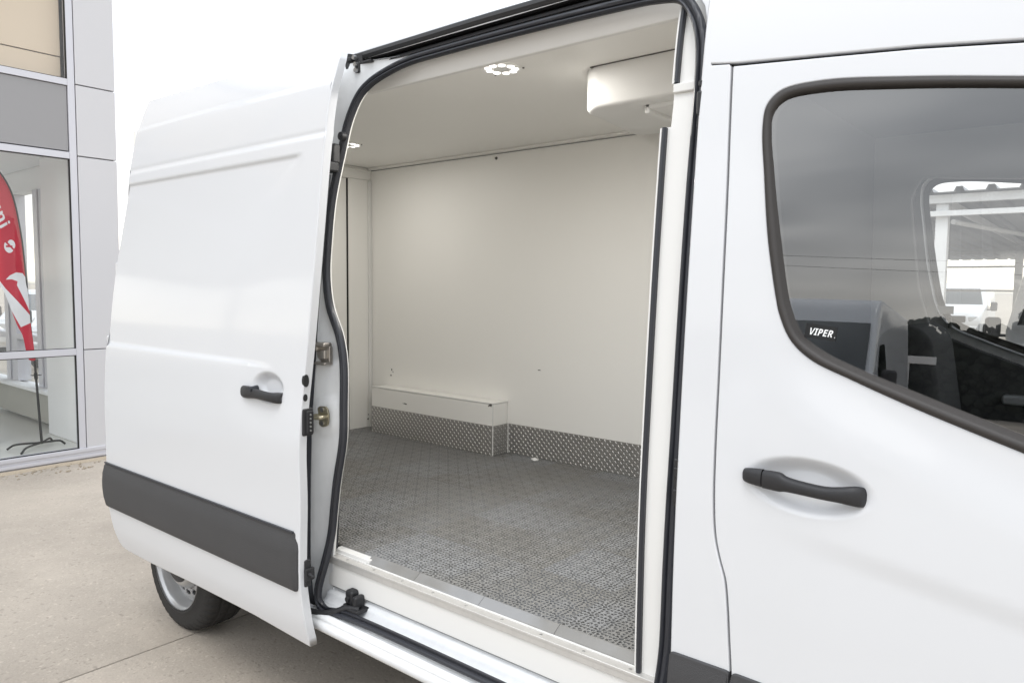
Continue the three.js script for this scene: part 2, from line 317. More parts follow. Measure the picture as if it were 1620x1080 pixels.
  for (let k = 0; k < xs.length; k += 2) mesh('mullion', [box(xs[k + 1], xs[k + 1] + 0.13, 0.541, 2.769, zw0 - 0.01, zw1 + 0.03, 0.004), box(xs[k + 1] + 0.14, xs[k], 0.541, 2.769, zw0, zw1 + 0.015, 0.004)], M.frame, shop);
  const openings = [[-8.795, -9.22], [-9.56, -10.30], [-10.64, -11.6], [-11.9, -12.9], [-13.2, -14.2]];
  for (const [a, b] of openings) {
    mesh('transom', box(b, a, 1.05, 1.12, zw0, zw1 + 0.02, 0.004), M.frame, shop);
    for (const [y0, y1] of [[0.54, 1.05], [1.12, 2.77]]) { const p = new THREE.PlaneGeometry(a - b, y1 - y0); p.translate((a + b) / 2, (y0 + y1) / 2, -3.14); mesh('window_pane', p, M.shopGlass, shop); }
  }
  const rad = mesh('radiator', [box(-10.85, -8.82, 0.16, 0.50, -3.045, -3.02, 0.004), box(-10.85, -8.82, 0.495, 0.503, -3.06, -2.975, 0.002)], M.radiator, shop);
  for (let k = 0; k < 62; k++) mesh('fin', box(-10.84 + 0.0325 * k, -10.84 + 0.0325 * k + 0.022, 0.17, 0.49, -3.019, -2.985, 0.006), M.radiator, rad);
  rebase(shop, -11, 0, 1);
}
// sand and grit gathered along the plinth
{
  seed = 31; const gs = [];
  for (let k = 0; k < 420; k++) { const z = -3.3 + rnd() * 2.6, d = rnd() ** 2.2 * 0.34, r = 0.003 + rnd() ** 3 * 0.014, g = new THREE.IcosahedronGeometry(r, 0); g.scale(1, 0.6, 1.2); g.rotateY(rnd() * 6); g.translate(BX + 0.02 + d, r * 0.3, z); gs.push(g); }
  const strip = sweep([-3.25, -2.9, -2.6, -2.2, -1.8, -1.2, 0, 2, 5.5].map((z, i) => V(BX + 0.02 + (i % 2) * 0.012, 0, z)), [[-0.05, 0.0], [-0.03, 0.018], [0.0, 0.022], [0.04, 0.009], [0.085, 0.001], [0.085, -0.004], [-0.05, -0.004]], V(0, 1, 0)); gs.push(strip);
  const grit = mesh('grit', gs, M.kerbDirt); grit.userData.kind = 'stuff'; grit.userData.label = 'sandy grit gathered along the foot of the showroom front'; scene.add(grit);
}
// ------------------------------------------------------------------ the van
const PY = [0.20, 0.30, 0.40, 0.55, 0.75, 1.0, 1.2, 1.4, 1.7, 2.0, 2.3, 2.45, 2.6, 2.68, 2.73, 2.76];
const PZ = [-0.14, -0.09, -0.05, -0.015, 0, 0, -0.004, -0.014, -0.032, -0.055, -0.085, -0.11, -0.17, -0.23, -0.32, -0.52];
const PS = PY.map((_, i) => { if (!i || i === PY.length - 1) return 0; const a = (PZ[i] - PZ[i - 1]) / (PY[i] - PY[i - 1]), b = (PZ[i + 1] - PZ[i]) / (PY[i + 1] - PY[i]); return a * b <= 0 ? 0 : 2 * a * b / (a + b); });
function prof(y) { // how far the side leans in from its widest line
  if (y <= PY[0]) return PZ[0]; if (y >= 2.76) return PZ[PZ.length - 1];
  let i = 0; while (PY[i + 1] < y) i++; const h = PY[i + 1] - PY[i], t = (y - PY[i]) / h, u = t * t, w = u * t;
  return (2 * w - 3 * u + 1) * PZ[i] + (w - 2 * u + t) * h * PS[i] + (3 * u - 2 * w) * PZ[i + 1] + (w - u) * h * PS[i + 1];
}
const Z0 = -1.62, ZC = -2.545;
const skin = (x, y) => Z0 + prof(y);
const bowl = (x, y, cx, cy, rx, ry, d) => { const r = Math.hypot((x - cx) / rx, (y - cy) / ry); return r < 1 ? -d * sst(1, 0.42, r) : 0; };
const van = thing('cargo_van', 'white high-roof cargo van with its sliding door slid open on an empty insulated load space', 'van');

// the rear edge of the door opening, and the rubber seal's whole loop
const rearEdge = [[-2.276, 0.555], [-2.283, 0.60], [-2.270, 0.70], [-2.256, 0.822], [-2.229, 0.997], [-2.191, 1.180], [-2.193, 1.308], [-2.205, 1.470], [-2.235, 1.561], [-2.299, 1.665], [-2.329, 1.783], [-2.331, 1.913], [-2.322, 2.067], [-2.285, 2.241], [-2.259, 2.356], [-2.214, 2.444], [-2.165, 2.481], [-2.090, 2.508], [-1.984, 2.528]];
const sealLoop = [...rearEdge, [-1.83, 2.532], [-1.42, 2.530], [-1.10, 2.522], [-1.014, 2.516], [-0.936, 2.497], [-0.890, 2.447], [-0.860, 2.370], [-0.851, 2.230], [-0.853, 1.994], [-0.855, 1.678], [-0.857, 1.360], [-0.861, 1.117], [-0.865, 0.867], [-0.869, 0.734], [-0.871, 0.63], [-0.90, 0.562], [-0.99, 0.553], [-1.4, 0.555], [-1.8, 0.556], [-2.05, 0.553], [-2.17, 0.545], [-2.245, 0.535]];
const sealZ = y => y > 0.85 ? -1.68 + prof(y) : -1.632 + sst(0.56, 0.85, y) * (-1.68 + prof(0.85) + 1.632);
const sealPath = smooth2(sealLoop, 260, true).map(([x, y]) => V(x, y, sealZ(y)));
const sealSec = [[-0.015, 0], [-0.016, 0.010], [-0.012, 0.017], [-0.006, 0.019], [-0.001, 0.016], [0.001, 0.009], [0.003, 0.009], [0.005, 0.017], [0.009, 0.019], [0.013, 0.016], [0.015, 0.008], [0.015, 0]];
mesh('door_seal', sweep(sealPath, sealSec.map(([s, b]) => [s * 1.02, b]), p => V(0, 0.85 * sst(0.66, 0.565, p.y), 1), true, 0.9), M.rubber, van, 'black rubber seal round the sliding door opening');
function distTo(line, x, y) { let m = 9; for (let i = 0; i + 1 < line.length; i++) { const [ax, ay] = line[i], [bx, by] = line[i + 1], dx = bx - ax, dy = by - ay, t = Math.max(0, Math.min(1, ((x - ax) * dx + (y - ay) * dy) / (dx * dx + dy * dy))); m = Math.min(m, Math.hypot(x - ax - t * dx, y - ay - t * dy)); } return m; }
const rearSmooth = smooth2(rearEdge, 60);

// rear jamb of the opening
{
  const jz = (x, y) => { const d = distTo(rearSmooth, x, y); return skin(x, y) - 0.006 - 0.058 * sst(0.15, 0.0, d) + 0.010 * sst(0.055, 0.03, Math.hypot((x + 2.265) * 0.9, (y - 1.262) * 0.62)) - 0.012 * sst(0.035, 0.022, Math.max(Math.abs(x + 2.29) * 0.6, Math.abs(y - 1.49))) - 0.004 * sst(0.006, 0, Math.abs(y - 0.655)); };
  const poly = [[-2.62, 0.47], [-2.30, 0.47], [-2.262, 0.51], ...rearSmooth, [-1.984, 2.556], [-2.30, 2.566], [-2.35, 2.63], [-2.62, 2.63]];
  const jamb = mesh('door_jamb', panel([poly], jz, { cell: 0.018, fold: 0.004, round: 0.001 }), M.paintIn, van, 'white jamb at the rear of the door opening');
  // zinc striker loop
  const zz = -1.640, sx = 0.030;
  const pl = fillet([[-2.335, 1.262, 0.01], [-2.318, 1.297, 0.012], [-2.27, 1.301, 0.014], [-2.257, 1.272, 0.01], [-2.263, 1.232, 0.012], [-2.30, 1.222, 0.012], [-2.325, 1.238, 0.01]]);
  mesh('striker', [new THREE.ExtrudeGeometry(new THREE.Shape(pl.map(p => new THREE.Vector2(p[0] + sx, p[1]))), { depth: 0.005, bevelEnabled: true, bevelThickness: 0.001, bevelSize: 0.001, bevelSegments: 1 }).translate(0, 0, zz - 0.005), tube([V(-2.325, 1.262, zz), V(-2.322, 1.262, zz + 0.028), V(-2.30, 1.263, zz + 0.034), V(-2.272, 1.264, zz + 0.028), V(-2.268, 1.264, zz)], 0.0085, 24, 8).translate(sx, 0, 0)], M.zinc, jamb);
  for (const yy of [1.288, 1.238]) mesh('bolt', cyl(V(-2.292 + sx, yy, zz), V(-2.292 + sx, yy, zz + 0.006), 0.009), M.bolt, jamb);
  // guide bracket
  const cz = -1.660;
  mesh('guide_bracket', [box(-2.43, -2.255, 1.518, 1.534, cz - 0.02, cz + 0.020, 0.005), box(-2.43, -2.25, 1.452, 1.462, cz - 0.02, cz + 0.020, 0.004), box(-2.43, -2.252, 1.46, 1.52, cz - 0.02, cz - 0.004, 0.003), box(-2.29, -2.262, 1.472, 1.508, cz - 0.01, cz + 0.012, 0.006), box(-2.38, -2.30, 1.500, 1.520, cz - 0.01, cz + 0.018, 0.006)], M.zincGrey, jamb);
  const pz = -1.705 - 0.01;
  mesh('plug', [cyl(V(-2.236, 2.285, pz - 0.01), V(-2.236, 2.285, pz + 0.008), 0.017, 0.015, 20), cyl(V(-2.236, 2.285, pz), V(-2.236, 2.285, pz + 0.012), 0.008, 0.006, 12)], M.black, jamb);
  mesh('hinge_slot', [box(-2.285, -2.262, 2.19, 2.262, -1.73, -1.694, 0.008), box(-2.32, -2.262, 2.158, 2.196, -1.725, -1.675, 0.008), cyl(V(-2.275, 2.178, -1.69), V(-2.275, 2.178, -1.66), 0.012)], M.black, jamb);
  mesh('door_edge_seal', sweep(smooth2([[-2.285, 2.15], [-2.296, 2.02], [-2.30, 1.86], [-2.31, 1.7], [-2.318, 1.49], [-2.328, 1.16], [-2.336, 0.845], [-2.342, 0.50]], 40).map(([x, y]) => V(x, y, skin(x, y) - 0.004)), [[-0.006, -0.006], [-0.006, 0.012], [0.0015, 0.014], [0.0015, -0.006]]), M.rubber, van);
}

// side behind the open door, with the wheel arch
{
  const arch = []; for (let k = 0; k <= 16; k++) { const a = Math.PI * (k / 16); arch.push([-3.58 - 0.42 * Math.cos(a), 0.34 + 0.42 * Math.sin(a)]); }
  const q = [[-4.13, 0.45], ...arch.map(p => [p[0], Math.max(0.45, p[1])]), [-2.6, 0.45], [-2.6, 2.55], [-3.72, 2.55], [-3.80, 2.25], [-3.95, 1.85], [-4.06, 1.45], [-4.13, 1.1]];
  mesh('quarter_panel', panel([q], skin, { cell: 0.06, fold: 0.03 }), M.paint, van);
  const whole = [[-4.13, 0.45], ...arch.map(p => [p[0], Math.max(0.45, p[1])]), [-0.67, 0.45], [-0.67, 2.2], [-0.67, 2.6], [-4.13, 2.6]];
  mesh('far_side_panel', mirrorZ(panel([whole], (x, y) => skin(x, y) + 0.085, { cell: 0.08, fold: 0.03 }), ZC), M.paint, van);
  // rear end with door leaves and hinges
  for (const s of [0, 1]) { const a = s ? -3.39 : ZC + 0.005, b = s ? ZC - 0.005 : -2.15, rear = mesh('rear_door', box(-4.185, -4.135, 0.47, 2.55, a, b, 0.02), M.paint, van); if (!s) for (const [y, x] of [[1.815, 0.14], [1.44, 0.035], [0.93, 0.015]]) mesh('hinge', [box(-4.15 + x, -4.06 + x, y - 0.03, y + 0.03, -1.675, -1.625 - x * 0.1, 0.008), cyl(V(-4.145 + x, y - 0.035, -1.655), V(-4.145 + x, y + 0.035, -1.655), 0.011)], M.paint, rear); }
  { const qx = y => { const t = [[0.4, -4.13], [1.1, -4.13], [1.45, -4.06], [1.85, -3.95], [2.25, -3.80], [2.6, -3.70]]; let i = 0; while (i < 4 && t[i + 1][0] < y) i++; return t[i][1] + (t[i + 1][1] - t[i][1]) * (y - t[i][0]) / (t[i + 1][0] - t[i][0]); }, rr = [];
    for (let k = 0; k <= 20; k++) { const y = 0.46 + 2.09 * k / 20, x = qx(y), z = skin(0, y); rr.push([V(x + 0.004, y, z - 0.004), V(x - 0.012, y, z - 0.03), V(x - 0.03 - 0.3 * (x + 4.13) * 0.2, y, z - 0.12), V(-4.12, y, -2.08), V(-4.14, y, -2.16)]); } mesh('rear_corner', loft(rr), M.paint, van); }
  // roof
  const rows = [];
  for (let i = 0; i <= 40; i++) {
    const x = -3.70 + 4.44 * i / 40, t = x < -2.3 ? 0.02 - 0.06 * sst(-2.3, -2.5, x) : -(x + 1.8) * 0.04, half = [[-1.802, 2.575], [-1.802, 2.600], [-1.808, 2.616], [-1.826, 2.632], [-1.87, 2.646], [-1.98, 2.664], [-2.2, 2.682], [ZC, 2.69]];
    const up = x < -2.6 ? sst(-2.3, -2.6, x) * -0.02 : 0;
    const row = half.map(([z, y]) => V(x, y + (y > 2.59 ? t * sst(2.59, 2.62, y) + up : 0), z - (y > 2.59 ? 0.26 * sst(-2.33, -2.55, x) * sst(2.7, 2.6, y) : 0)));
    rows.push([...row, ...row.slice(0, -1).reverse().map(p => V(p.x, p.y, 2 * ZC - p.z))]);
  }
  mesh('roof_panel', loft(rows), M.paint, van);
}

// the upper track over the opening
const track = mesh('door_track', [
  sweep([V(-2.365, 2.588, -1.812), V(-1.6, 2.592, -1.812), V(-0.99, 2.588, -1.812)], [[-0.017, -0.02], [-0.018, 0.006], [-0.010, 0.018], [0.002, 0.020], [0.012, 0.014], [0.016, 0.002], [0.014, -0.02]]),
  sweep([V(-2.27, 2.557, -1.826), V(-1.6, 2.561, -1.826), V(-0.97, 2.557, -1.826)], [[-0.006, -0.02], [-0.006, 0.006], [0.004, 0.008], [0.006, -0.02]]),
  box(-2.31, -0.95, 2.53, 2.612, -1.88, -1.862), box(-2.31, -0.95, 2.535, 2.546, -1.88, -1.835)], M.black, van, 'black upper track for the sliding door');
mesh('roller_carriage', [box(-2.43, -2.26, 2.568, 2.586, -1.80, -1.772, 0.005), cyl(V(-2.285, 2.60, -1.79), V(-2.285, 2.545, -1.79), 0.016), box(-2.275, -2.215, 2.56, 2.60, -1.83, -1.79, 0.006), box(-2.25, -2.225, 2.525, 2.565, -1.825, -1.785, 0.005), cyl(V(-2.20, 2.59, -1.825), V(-2.20, 2.55, -1.825), 0.018), box(-2.235, -2.165, 2.556, 2.566, -1.83, -1.79, 0.003)], M.black, track);
for (const [x, y] of [[-2.248, 2.582], [-2.24, 2.556], [-2.238, 2.535]]) mesh('bolt', cyl(V(x, y, -1.80), V(x, y, -1.776), 0.009, 0.008), M.bolt, track);

// ------------------------------------------------------------------ sliding door, pushed back along the side
{
  const S0 = -1.5;
  const sz = (x, y) => S0 + prof(y)
    - 0.0055 * sst(2.448, 2.468, y - 0.010 * (-2.8 - x))
    - 0.0042 * Math.exp(-(((y - 2.267) / 0.006) ** 2))
    - 0.0095 * sst(2.214, 2.194, y) * sst(-2.268, -2.325 - Math.max(0, 2.205 - y) * 1.6, x) * sst(1.55, 2.1, y)
    + 0.013 * sst(1.453, 1.436, y) * sst(-2.36, -2.75, x) * sst(1.15, 1.42, y)
    + 0.006 * Math.exp(-(((y - 1.18) / 0.12) ** 2))
    + bowl(x, y, -2.415, 1.368, 0.105, 0.062, 0.027);
  const front = smooth2([[-2.210, 0.445], [-2.215, 0.549], [-2.221, 0.666], [-2.216, 0.853], [-2.211, 0.97], [-2.211, 1.194], [-2.208, 1.327], [-2.188, 1.54], [-2.174, 1.747], [-2.165, 1.963], [-2.159, 2.189], [-2.156, 2.300], [-2.153, 2.456], [-2.160, 2.552]], 50);
  const rear = smooth2([[-3.675, 2.612], [-3.654, 2.467], [-3.672, 2.243], [-3.758, 1.827], [-3.800, 1.444], [-3.825, 1.149], [-3.832, 0.85], [-3.834, 0.66], [-3.812, 0.53], [-3.785, 0.462]], 40);
  const outline = [...front, [-2.6, 2.585], [-3.2, 2.605], ...rear, [-3.76, 0.444], [-3.70, 0.437], [-3.493, 0.437], [-3.089, 0.45], [-2.582, 0.456]];
  const door = mesh('sliding_door', panel([outline], sz, { cell: 0.0145, fold: 0.027, round: 0.005, fine: [-2.54, -2.29, 1.29, 1.45, 5] }), M.paint, van, 'white sliding door pushed back along the side');
  // inner skin closes the door
  mesh('inner_skin', panel([outline.map(([x, y]) => [x * 1.0 + (x > -3 ? -0.012 : 0.012), y])], (x, y) => S0 + prof(y) - 0.035, { cell: 0.08, fold: 0.002, round: 0.001 }), M.paintIn, door);
  // dark plastic strip
  const cl = fillet([[-3.846, 0.852, 0.012], [-3.858, 0.745, 0.03], [-3.842, 0.648, 0.012], [-2.232, 0.655, 0.010], [-2.227, 0.70, 0.02], [-2.224, 0.82, 0.02], [-2.230, 0.861, 0.010]]);
  mesh('cladding_strip', panel([cl], (x, y) => S0 + prof(y) + 0.014 - 0.008 * sst(-2.245, -2.228, x) - 0.010 * sst(0.80, 0.86, y) - 0.004 * sst(0.69, 0.65, y), { cell: 0.03, fold: 0.02, round: 0.005 }), M.clad, door, 'dark grey plastic rub strip');
  mesh('trim_gasket', sweep([V(-3.84, 0.862, S0 + 0.004), V(-3.0, 0.864, S0 + 0.004), V(-2.245, 0.866, S0 + 0.004)], [[-0.003, -0.004], [-0.003, 0.004], [0.003, 0.004], [0.003, -0.004]]), M.rubber, door);
  // pull handle
  mesh('handle', handleGeo([[-2.588, 1.340, 0.003, 0.016], [-2.575, 1.340, 0.018, 0.021], [-2.54, 1.341, 0.027, 0.0235], [-2.50, 1.343, 0.030, 0.022], [-2.47, 1.342, 0.031, 0.0185], [-2.42, 1.340, 0.032, 0.017], [-2.37, 1.338, 0.030, 0.0175], [-2.335, 1.338, 0.022, 0.020], [-2.322, 1.338, 0.006, 0.019]], (x, y) => S0 + prof(y)), M.black, door);
  mesh('lock_cylinder', cyl(V(-2.487, 1.36, S0 - 0.012), V(-2.487, 1.357, S0 + 0.022), 0.011, 0.010, 16), M.rubber, door);
  // fittings on the front edge: two holes, combination lock, latch
  const ex = (y) => { const i = front.findIndex(p => p[1] >= y); return front[Math.max(1, i)][0]; };
  for (const [y, r, sy] of [[1.412, 0.011, 2.0], [1.352, 0.008, 1.6]]) { const g = new THREE.CylinderGeometry(r, r, 0.012, 18).rotateZ(Math.PI / 2).scale(1, sy, 1).translate(ex(y) + 0.001, y, S0 - 0.022); mesh('edge_hole', g, M.gasket, door); }
  const lx = ex(1.26); mesh('combination_lock', [box(lx - 0.016, lx + 0.010, 1.214, 1.314, S0 - 0.058, S0 - 0.010, 0.008), box(lx + 0.002, lx + 0.016, 1.222, 1.304, S0 - 0.054, S0 - 0.024, 0.005)], M.black, door, 'black combination lock on the door edge');
  for (let k = 0; k < 5; k++) mesh('dial', cyl(V(lx + 0.0155, 1.290 - 0.014 * k, S0 - 0.039), V(lx + 0.018, 1.290 - 0.014 * k, S0 - 0.039), 0.004, 0.003, 10), M.bolt, door);
  mesh('latch', [box(-2.222, -2.208, 0.665, 0.765, S0 - 0.046, S0 - 0.020, 0.006), cyl(V(-2.212, 0.715, S0 - 0.034), V(-2.17, 0.712, S0 - 0.03), 0.009, 0.004), box(-2.216, -2.200, 0.690, 0.735, S0 - 0.056, S0 - 0.018, 0.004)], M.black, door);
  // bottom arm with its bracket on the step
  mesh('guide_arm', [tube([V(-2.42, 0.53, -1.555), V(-2.30, 0.533, -1.59), V(-2.23, 0.538, -1.605), V(-2.17, 0.556, -1.622), V(-2.13, 0.574, -1.637), V(-2.07, 0.580, -1.655)], 0.0115, 36, 10), box(-2.15, -2.06, 0.568, 0.582, -1.69, -1.63, 0.004)], M.black, door);
  mesh('guide_roller', [box(-2.162, -2.118, 0.572, 0.632, -1.695, -1.655, 0.012), box(-2.108, -2.084, 0.572, 0.622, -1.69, -1.645, 0.008), box(-2.16, -2.085, 0.566, 0.582, -1.69, -1.645, 0.005), cyl(V(-2.14, 0.60, -1.66), V(-2.14, 0.60, -1.648), 0.010)], M.black, door);
}
// a bar of oval sections [x, y, stand-off, half height] along x
function handleGeo(secs, surf) {
  const xs = smooth2(secs.map(s => [s[0], s[1]]), 44), o = smooth2(secs.map(s => [s[0], s[2]]), 44), h = smooth2(secs.map(s => [s[0], s[3]]), 44);
  const rows = xs.map(([x, y], i) => { const c = []; for (let k = 0; k < 16; k++) { const a = k / 16 * 2 * Math.PI, ca = Math.cos(a), sa = Math.sin(a); const p = Math.sign(ca) * Math.abs(ca) ** 0.8, q = Math.sign(sa) * Math.abs(sa) ** 0.8; c.push(V(x, y + h[i][1] * p, surf(x, y) + o[i][1] - 0.014 + 0.014 * q)); } return c; });
  return loft(rows, true);
}

// ------------------------------------------------------------------ pillar, roof side, front door
const gap = [[-0.746, 2.268], [-0.740, 2.1], [-0.736, 1.979], [-0.732, 1.758], [-0.729, 1.536], [-0.728, 1.388], [-0.724, 1.245], [-0.716, 1.165], [-0.703, 1.115], [-0.688, 1.07], [-0.679, 1.0], [-0.675, 0.949], [-0.668, 0.862], [-0.66, 0.7], [-0.66, 0.45]];
const gapS = smooth2(gap, 60);
const pillarZ = (x, y) => skin(x, y) - 0.058 * sst(-0.822, -0.840, x);
{
  const poly = [[-0.841, 0.45], [-0.665, 0.45], ...gapS.slice().reverse().map(([x, y]) => [x - 0.009, y]), [-0.757, 2.2715], [-0.802, 2.277], [-0.802, 2.289], [-0.74, 2.2795], [-0.544, 2.2615], [-0.358, 2.244], [-0.178, 2.221], [0.1, 2.185], [0.7, 2.09], [0.7, 2.585], [-0.90, 2.59], [-0.90, 2.515], [-0.862, 2.46], [-0.841, 2.38]];
  const pillar = mesh('body_side', panel([poly], pillarZ, { cell: 0.03, fold: 0.016, round: 0.004, fine: [-0.86, -0.815, 0.4, 2.62, 6] }), M.paint, van, 'white pillar and roof side ahead of the opening');
  mesh('cladding_strip', panel([fillet([[-0.836, 0.64, 0.01], [-0.672, 0.64, 0.004], [-0.6755, 0.853, 0.004], [-0.822, 0.853, 0.012]])], (x, y) => skin(x, y) + 0.014 - 0.008 * sst(0.80, 0.86, y) - 0.008 * sst(-0.812, -0.835, x), { cell: 0.03, fold: 0.018 }), M.clad, pillar);
  mesh('gap_backing', panel([[...gapS.map(([x, y]) => [x - 0.05, y]), ...gapS.slice().reverse().map(([x, y]) => [x + 0.045, y])], [[-0.80, 2.262], [-0.70, 2.235], [-0.544, 2.222], [-0.178, 2.18], [0.1, 2.145], [0.7, 2.05], [0.7, 2.13], [0.1, 2.215], [-0.178, 2.25], [-0.544, 2.29], [-0.80, 2.31]]], (x, y) => skin(x, y) - 0.017, { cell: 0.06, fold: 0.002 }), M.gasket, van);
  mesh('hinge_slot', [box(-0.834, -0.818, 2.165, 2.225, -1.76, -1.694, 0.006), box(-0.832, -0.822, 2.135, 2.16, -1.75, -1.696, 0.003), box(-0.832, -0.820, 2.235, 2.25, -1.76, -1.70, 0.003)], M.black, pillar);
  mesh('edge_bracket', [box(-0.840, -0.824, 1.21, 1.33, -1.69, -1.640, 0.004), box(-0.838, -0.822, 1.225, 1.255, -1.69, -1.634, 0.003), box(-0.838, -0.822, 1.285, 1.31, -1.69, -1.635, 0.003)], M.black, pillar);
}
const winO = smooth2([[-0.60, 1.690], [-0.611, 1.730], [-0.637, 1.858], [-0.655, 2.001], [-0.667, 2.117], [-0.660, 2.167], [-0.629, 2.196], [-0.541, 2.204], [-0.355, 2.181], [-0.174, 2.150], [0.10, 2.10], [0.30, 2.0], [0.44, 1.75], [0.49, 1.45], [0.44, 1.31], [0.30, 1.315], [0.1, 1.375], [-0.133, 1.449], [-0.314, 1.510], [-0.435, 1.556], [-0.527, 1.595], [-0.572, 1.635]], 240, true);
const winI = smooth2([[-0.573, 1.705], [-0.584, 1.745], [-0.613, 1.914], [-0.630, 2.03], [-0.638, 2.095], [-0.636, 2.14], [-0.612, 2.166], [-0.538, 2.173], [-0.353, 2.153], [-0.173, 2.125], [0.09, 2.075], [0.28, 1.98], [0.415, 1.75], [0.46, 1.46], [0.42, 1.345], [0.30, 1.352], [0.1, 1.411], [-0.135, 1.484], [-0.316, 1.545], [-0.437, 1.588], [-0.502, 1.617], [-0.548, 1.652]], 240, true);
const fdz = (x, y) => skin(x, y) + bowl(x, y, -0.515, 1.322, 0.145, 0.066, 0.026) + 0.008 * sst(1.54, 1.40, y + 0.42 * (x + 0.4)) * sst(-0.66, -0.45, x) - 0.006 * sst(1.16, 1.10, y + 0.14 * x) * sst(-0.66, -0.3, x);
{
  // the door is filled in two C-shaped halves round its window
  const cut = winO.map(([x, y]) => [x, y]);
  const xc = -0.1, top = cut.reduce((b, p, i) => Math.abs(p[0] - xc) < Math.abs(cut[b][0] - xc) && p[1] > 1.8 ? i : b, cut.findIndex(p => p[1] > 2)), bot = cut.reduce((b, p, i) => Math.abs(p[0] - xc) < Math.abs(cut[b][0] - xc) && p[1] < 1.7 ? i : b, cut.findIndex(p => p[1] < 1.7));
  const go = (a, b) => { const o = []; for (let i = a; i !== b; i = (i + 1) % cut.length) o.push(cut[i]); o.push(cut[b]); return o; };
  const leftArc = go(bot, top), rightArc = go(top, bot); // bottom -> rear -> top, top -> front -> bottom
  const rearS = gapS.map(([x, y]) => [x + 0.004, y]).filter(p => p[1] > 0.45);
  const topL = [[-0.7445, 2.2645], [-0.544, 2.247], [-0.358, 2.2295], [-0.178, 2.2065]];
  const topAt = 2.197;
  const xt = cut[top][0], xb = cut[bot][0];
  const L = [[xb, 0.45], [xb, cut[bot][1]], ...leftArc.slice(1), [xt, topAt], ...topL.slice().reverse(), ...rearS, [-0.659, 0.45]];
  const R = [[xb, 0.45], [0.62, 0.45], [0.62, 1.5], [0.45, 1.98], [0.28, 2.12], [0.1, 2.17], [xt, topAt], ...rightArc];
  const outer = [[-0.659, 0.45], [0.62, 0.45], [0.62, 1.5], [0.45, 1.98], [0.28, 2.12], [0.1, 2.17], [xt, topAt], ...topL.slice().reverse(), ...rearS];
  const hole = area2(cut) > 0 ? cut.slice().reverse() : cut;
  const geo = panel([L, R], fdz, { cell: 0.0125, fine: [-0.68, -0.35, 1.24, 1.41, 5], rims: [outer, hole], fold: 0.015, round: 0.004 });
  const door = mesh('front_door', geo, M.paint, van, 'white front door with its window closed');
  const farDoor = mesh('far_front_door', mirrorZ(panel([L, R], skin, { cell: 0.05, rims: [outer, hole], fold: 0.06, round: 0.004 }), ZC), M.paint, van);
  // rubber round the glass
  const band = [0, 1, 2, 3, 4].map(k => winO.map(([x, y], i) => { const t = k / 4, X = x + (winI[i][0] - x) * t, Y = y + (winI[i][1] - y) * t; return V(X, Y, skin(X, Y) + [-0.006, 0.005, 0.006, 0.002, -0.020][k]); }));
  const rub = loft(band, true);
  mesh('window_rubber', rub, M.winRubber, door); mesh('window_rubber', mirrorZ(rub, ZC), M.winRubber, farDoor);
  const gz = (x, y) => -1.662 - 0.050 * (y - 1.6) ;
  const pane = (s) => { const g = panel([winI.map(([x, y]) => [x + (x < -0.1 ? -0.004 : 0.004), y])], s, { cell: 0.2, rims: [] }); return g; };
  const gl = mesh('window_glass', pane(gz), M.glass, door, 'clear side window glass mirroring a cloudy sky');
  mesh('window_glass', mirrorZ(pane(gz), ZC), M.glass, farDoor);
  // sticker on the pane
  const cv = document.createElement('canvas'); cv.width = 512; cv.height = 200; const c = cv.getContext('2d');
  c.fillStyle = '#0b0c0e'; c.fillRect(0, 0, 512, 200); c.fillStyle = '#eceded'; c.font = 'bold italic 138px sans-serif'; c.textAlign = 'center'; c.textBaseline = 'middle';
  c.save(); c.translate(250, 104); c.scale(1.02, 0.98); c.fillText('VIPER', 0, 0); c.restore(); c.beginPath(); c.arc(489, 148, 6, 0, 7); c.fill();
  const ct = new THREE.CanvasTexture(cv); ct.colorSpace = THREE.SRGBColorSpace;
  const sm = std('alarm_sticker', 1, 1, 1, 0.35, { map: ct });
  const sg = new THREE.PlaneGeometry(0.066, 0.031); sg.rotateZ(-0.10); sg.rotateX(-0.05); sg.translate(-0.510, 1.6565, gz(0, 1.6565) + 0.0015);
  mesh('sticker', sg, sm, door, 'black sticker reading VIPER in white slanted capitals');
  // cladding and handle
  mesh('cladding_strip', panel([fillet([[-0.655, 0.64, 0.01], [0.6, 0.62, 0.01], [0.6, 0.845, 0.01], [-0.663, 0.853, 0.012]])], (x, y) => skin(x, y) + 0.014 - 0.008 * sst(0.80, 0.86, y), { cell: 0.06, fold: 0.018 }), M.clad, door);
  const hs = (x, y) => skin(x, y);
  mesh('handle', handleGeo([[-0.606, 1.3255, 0.026, 0.0205], [-0.585, 1.3265, 0.030, 0.0215], [-0.566, 1.326, 0.032, 0.021], [-0.555, 1.3245, 0.033, 0.017], [-0.52, 1.322, 0.034, 0.0145], [-0.47, 1.320, 0.034, 0.0145], [-0.44, 1.322, 0.033, 0.017], [-0.415, 1.323, 0.028, 0.021], [-0.400, 1.321, 0.018, 0.021], [-0.393, 1.320, 0.004, 0.018]], hs), M.black, door);
  mesh('handle_cap', handleGeo([[-0.659, 1.326, 0.004, 0.010], [-0.654, 1.326, 0.014, 0.0145], [-0.64, 1.3265, 0.021, 0.0175], [-0.62, 1.327, 0.025, 0.0195], [-0.608, 1.327, 0.0265, 0.0205]], hs), M.black, door);
}

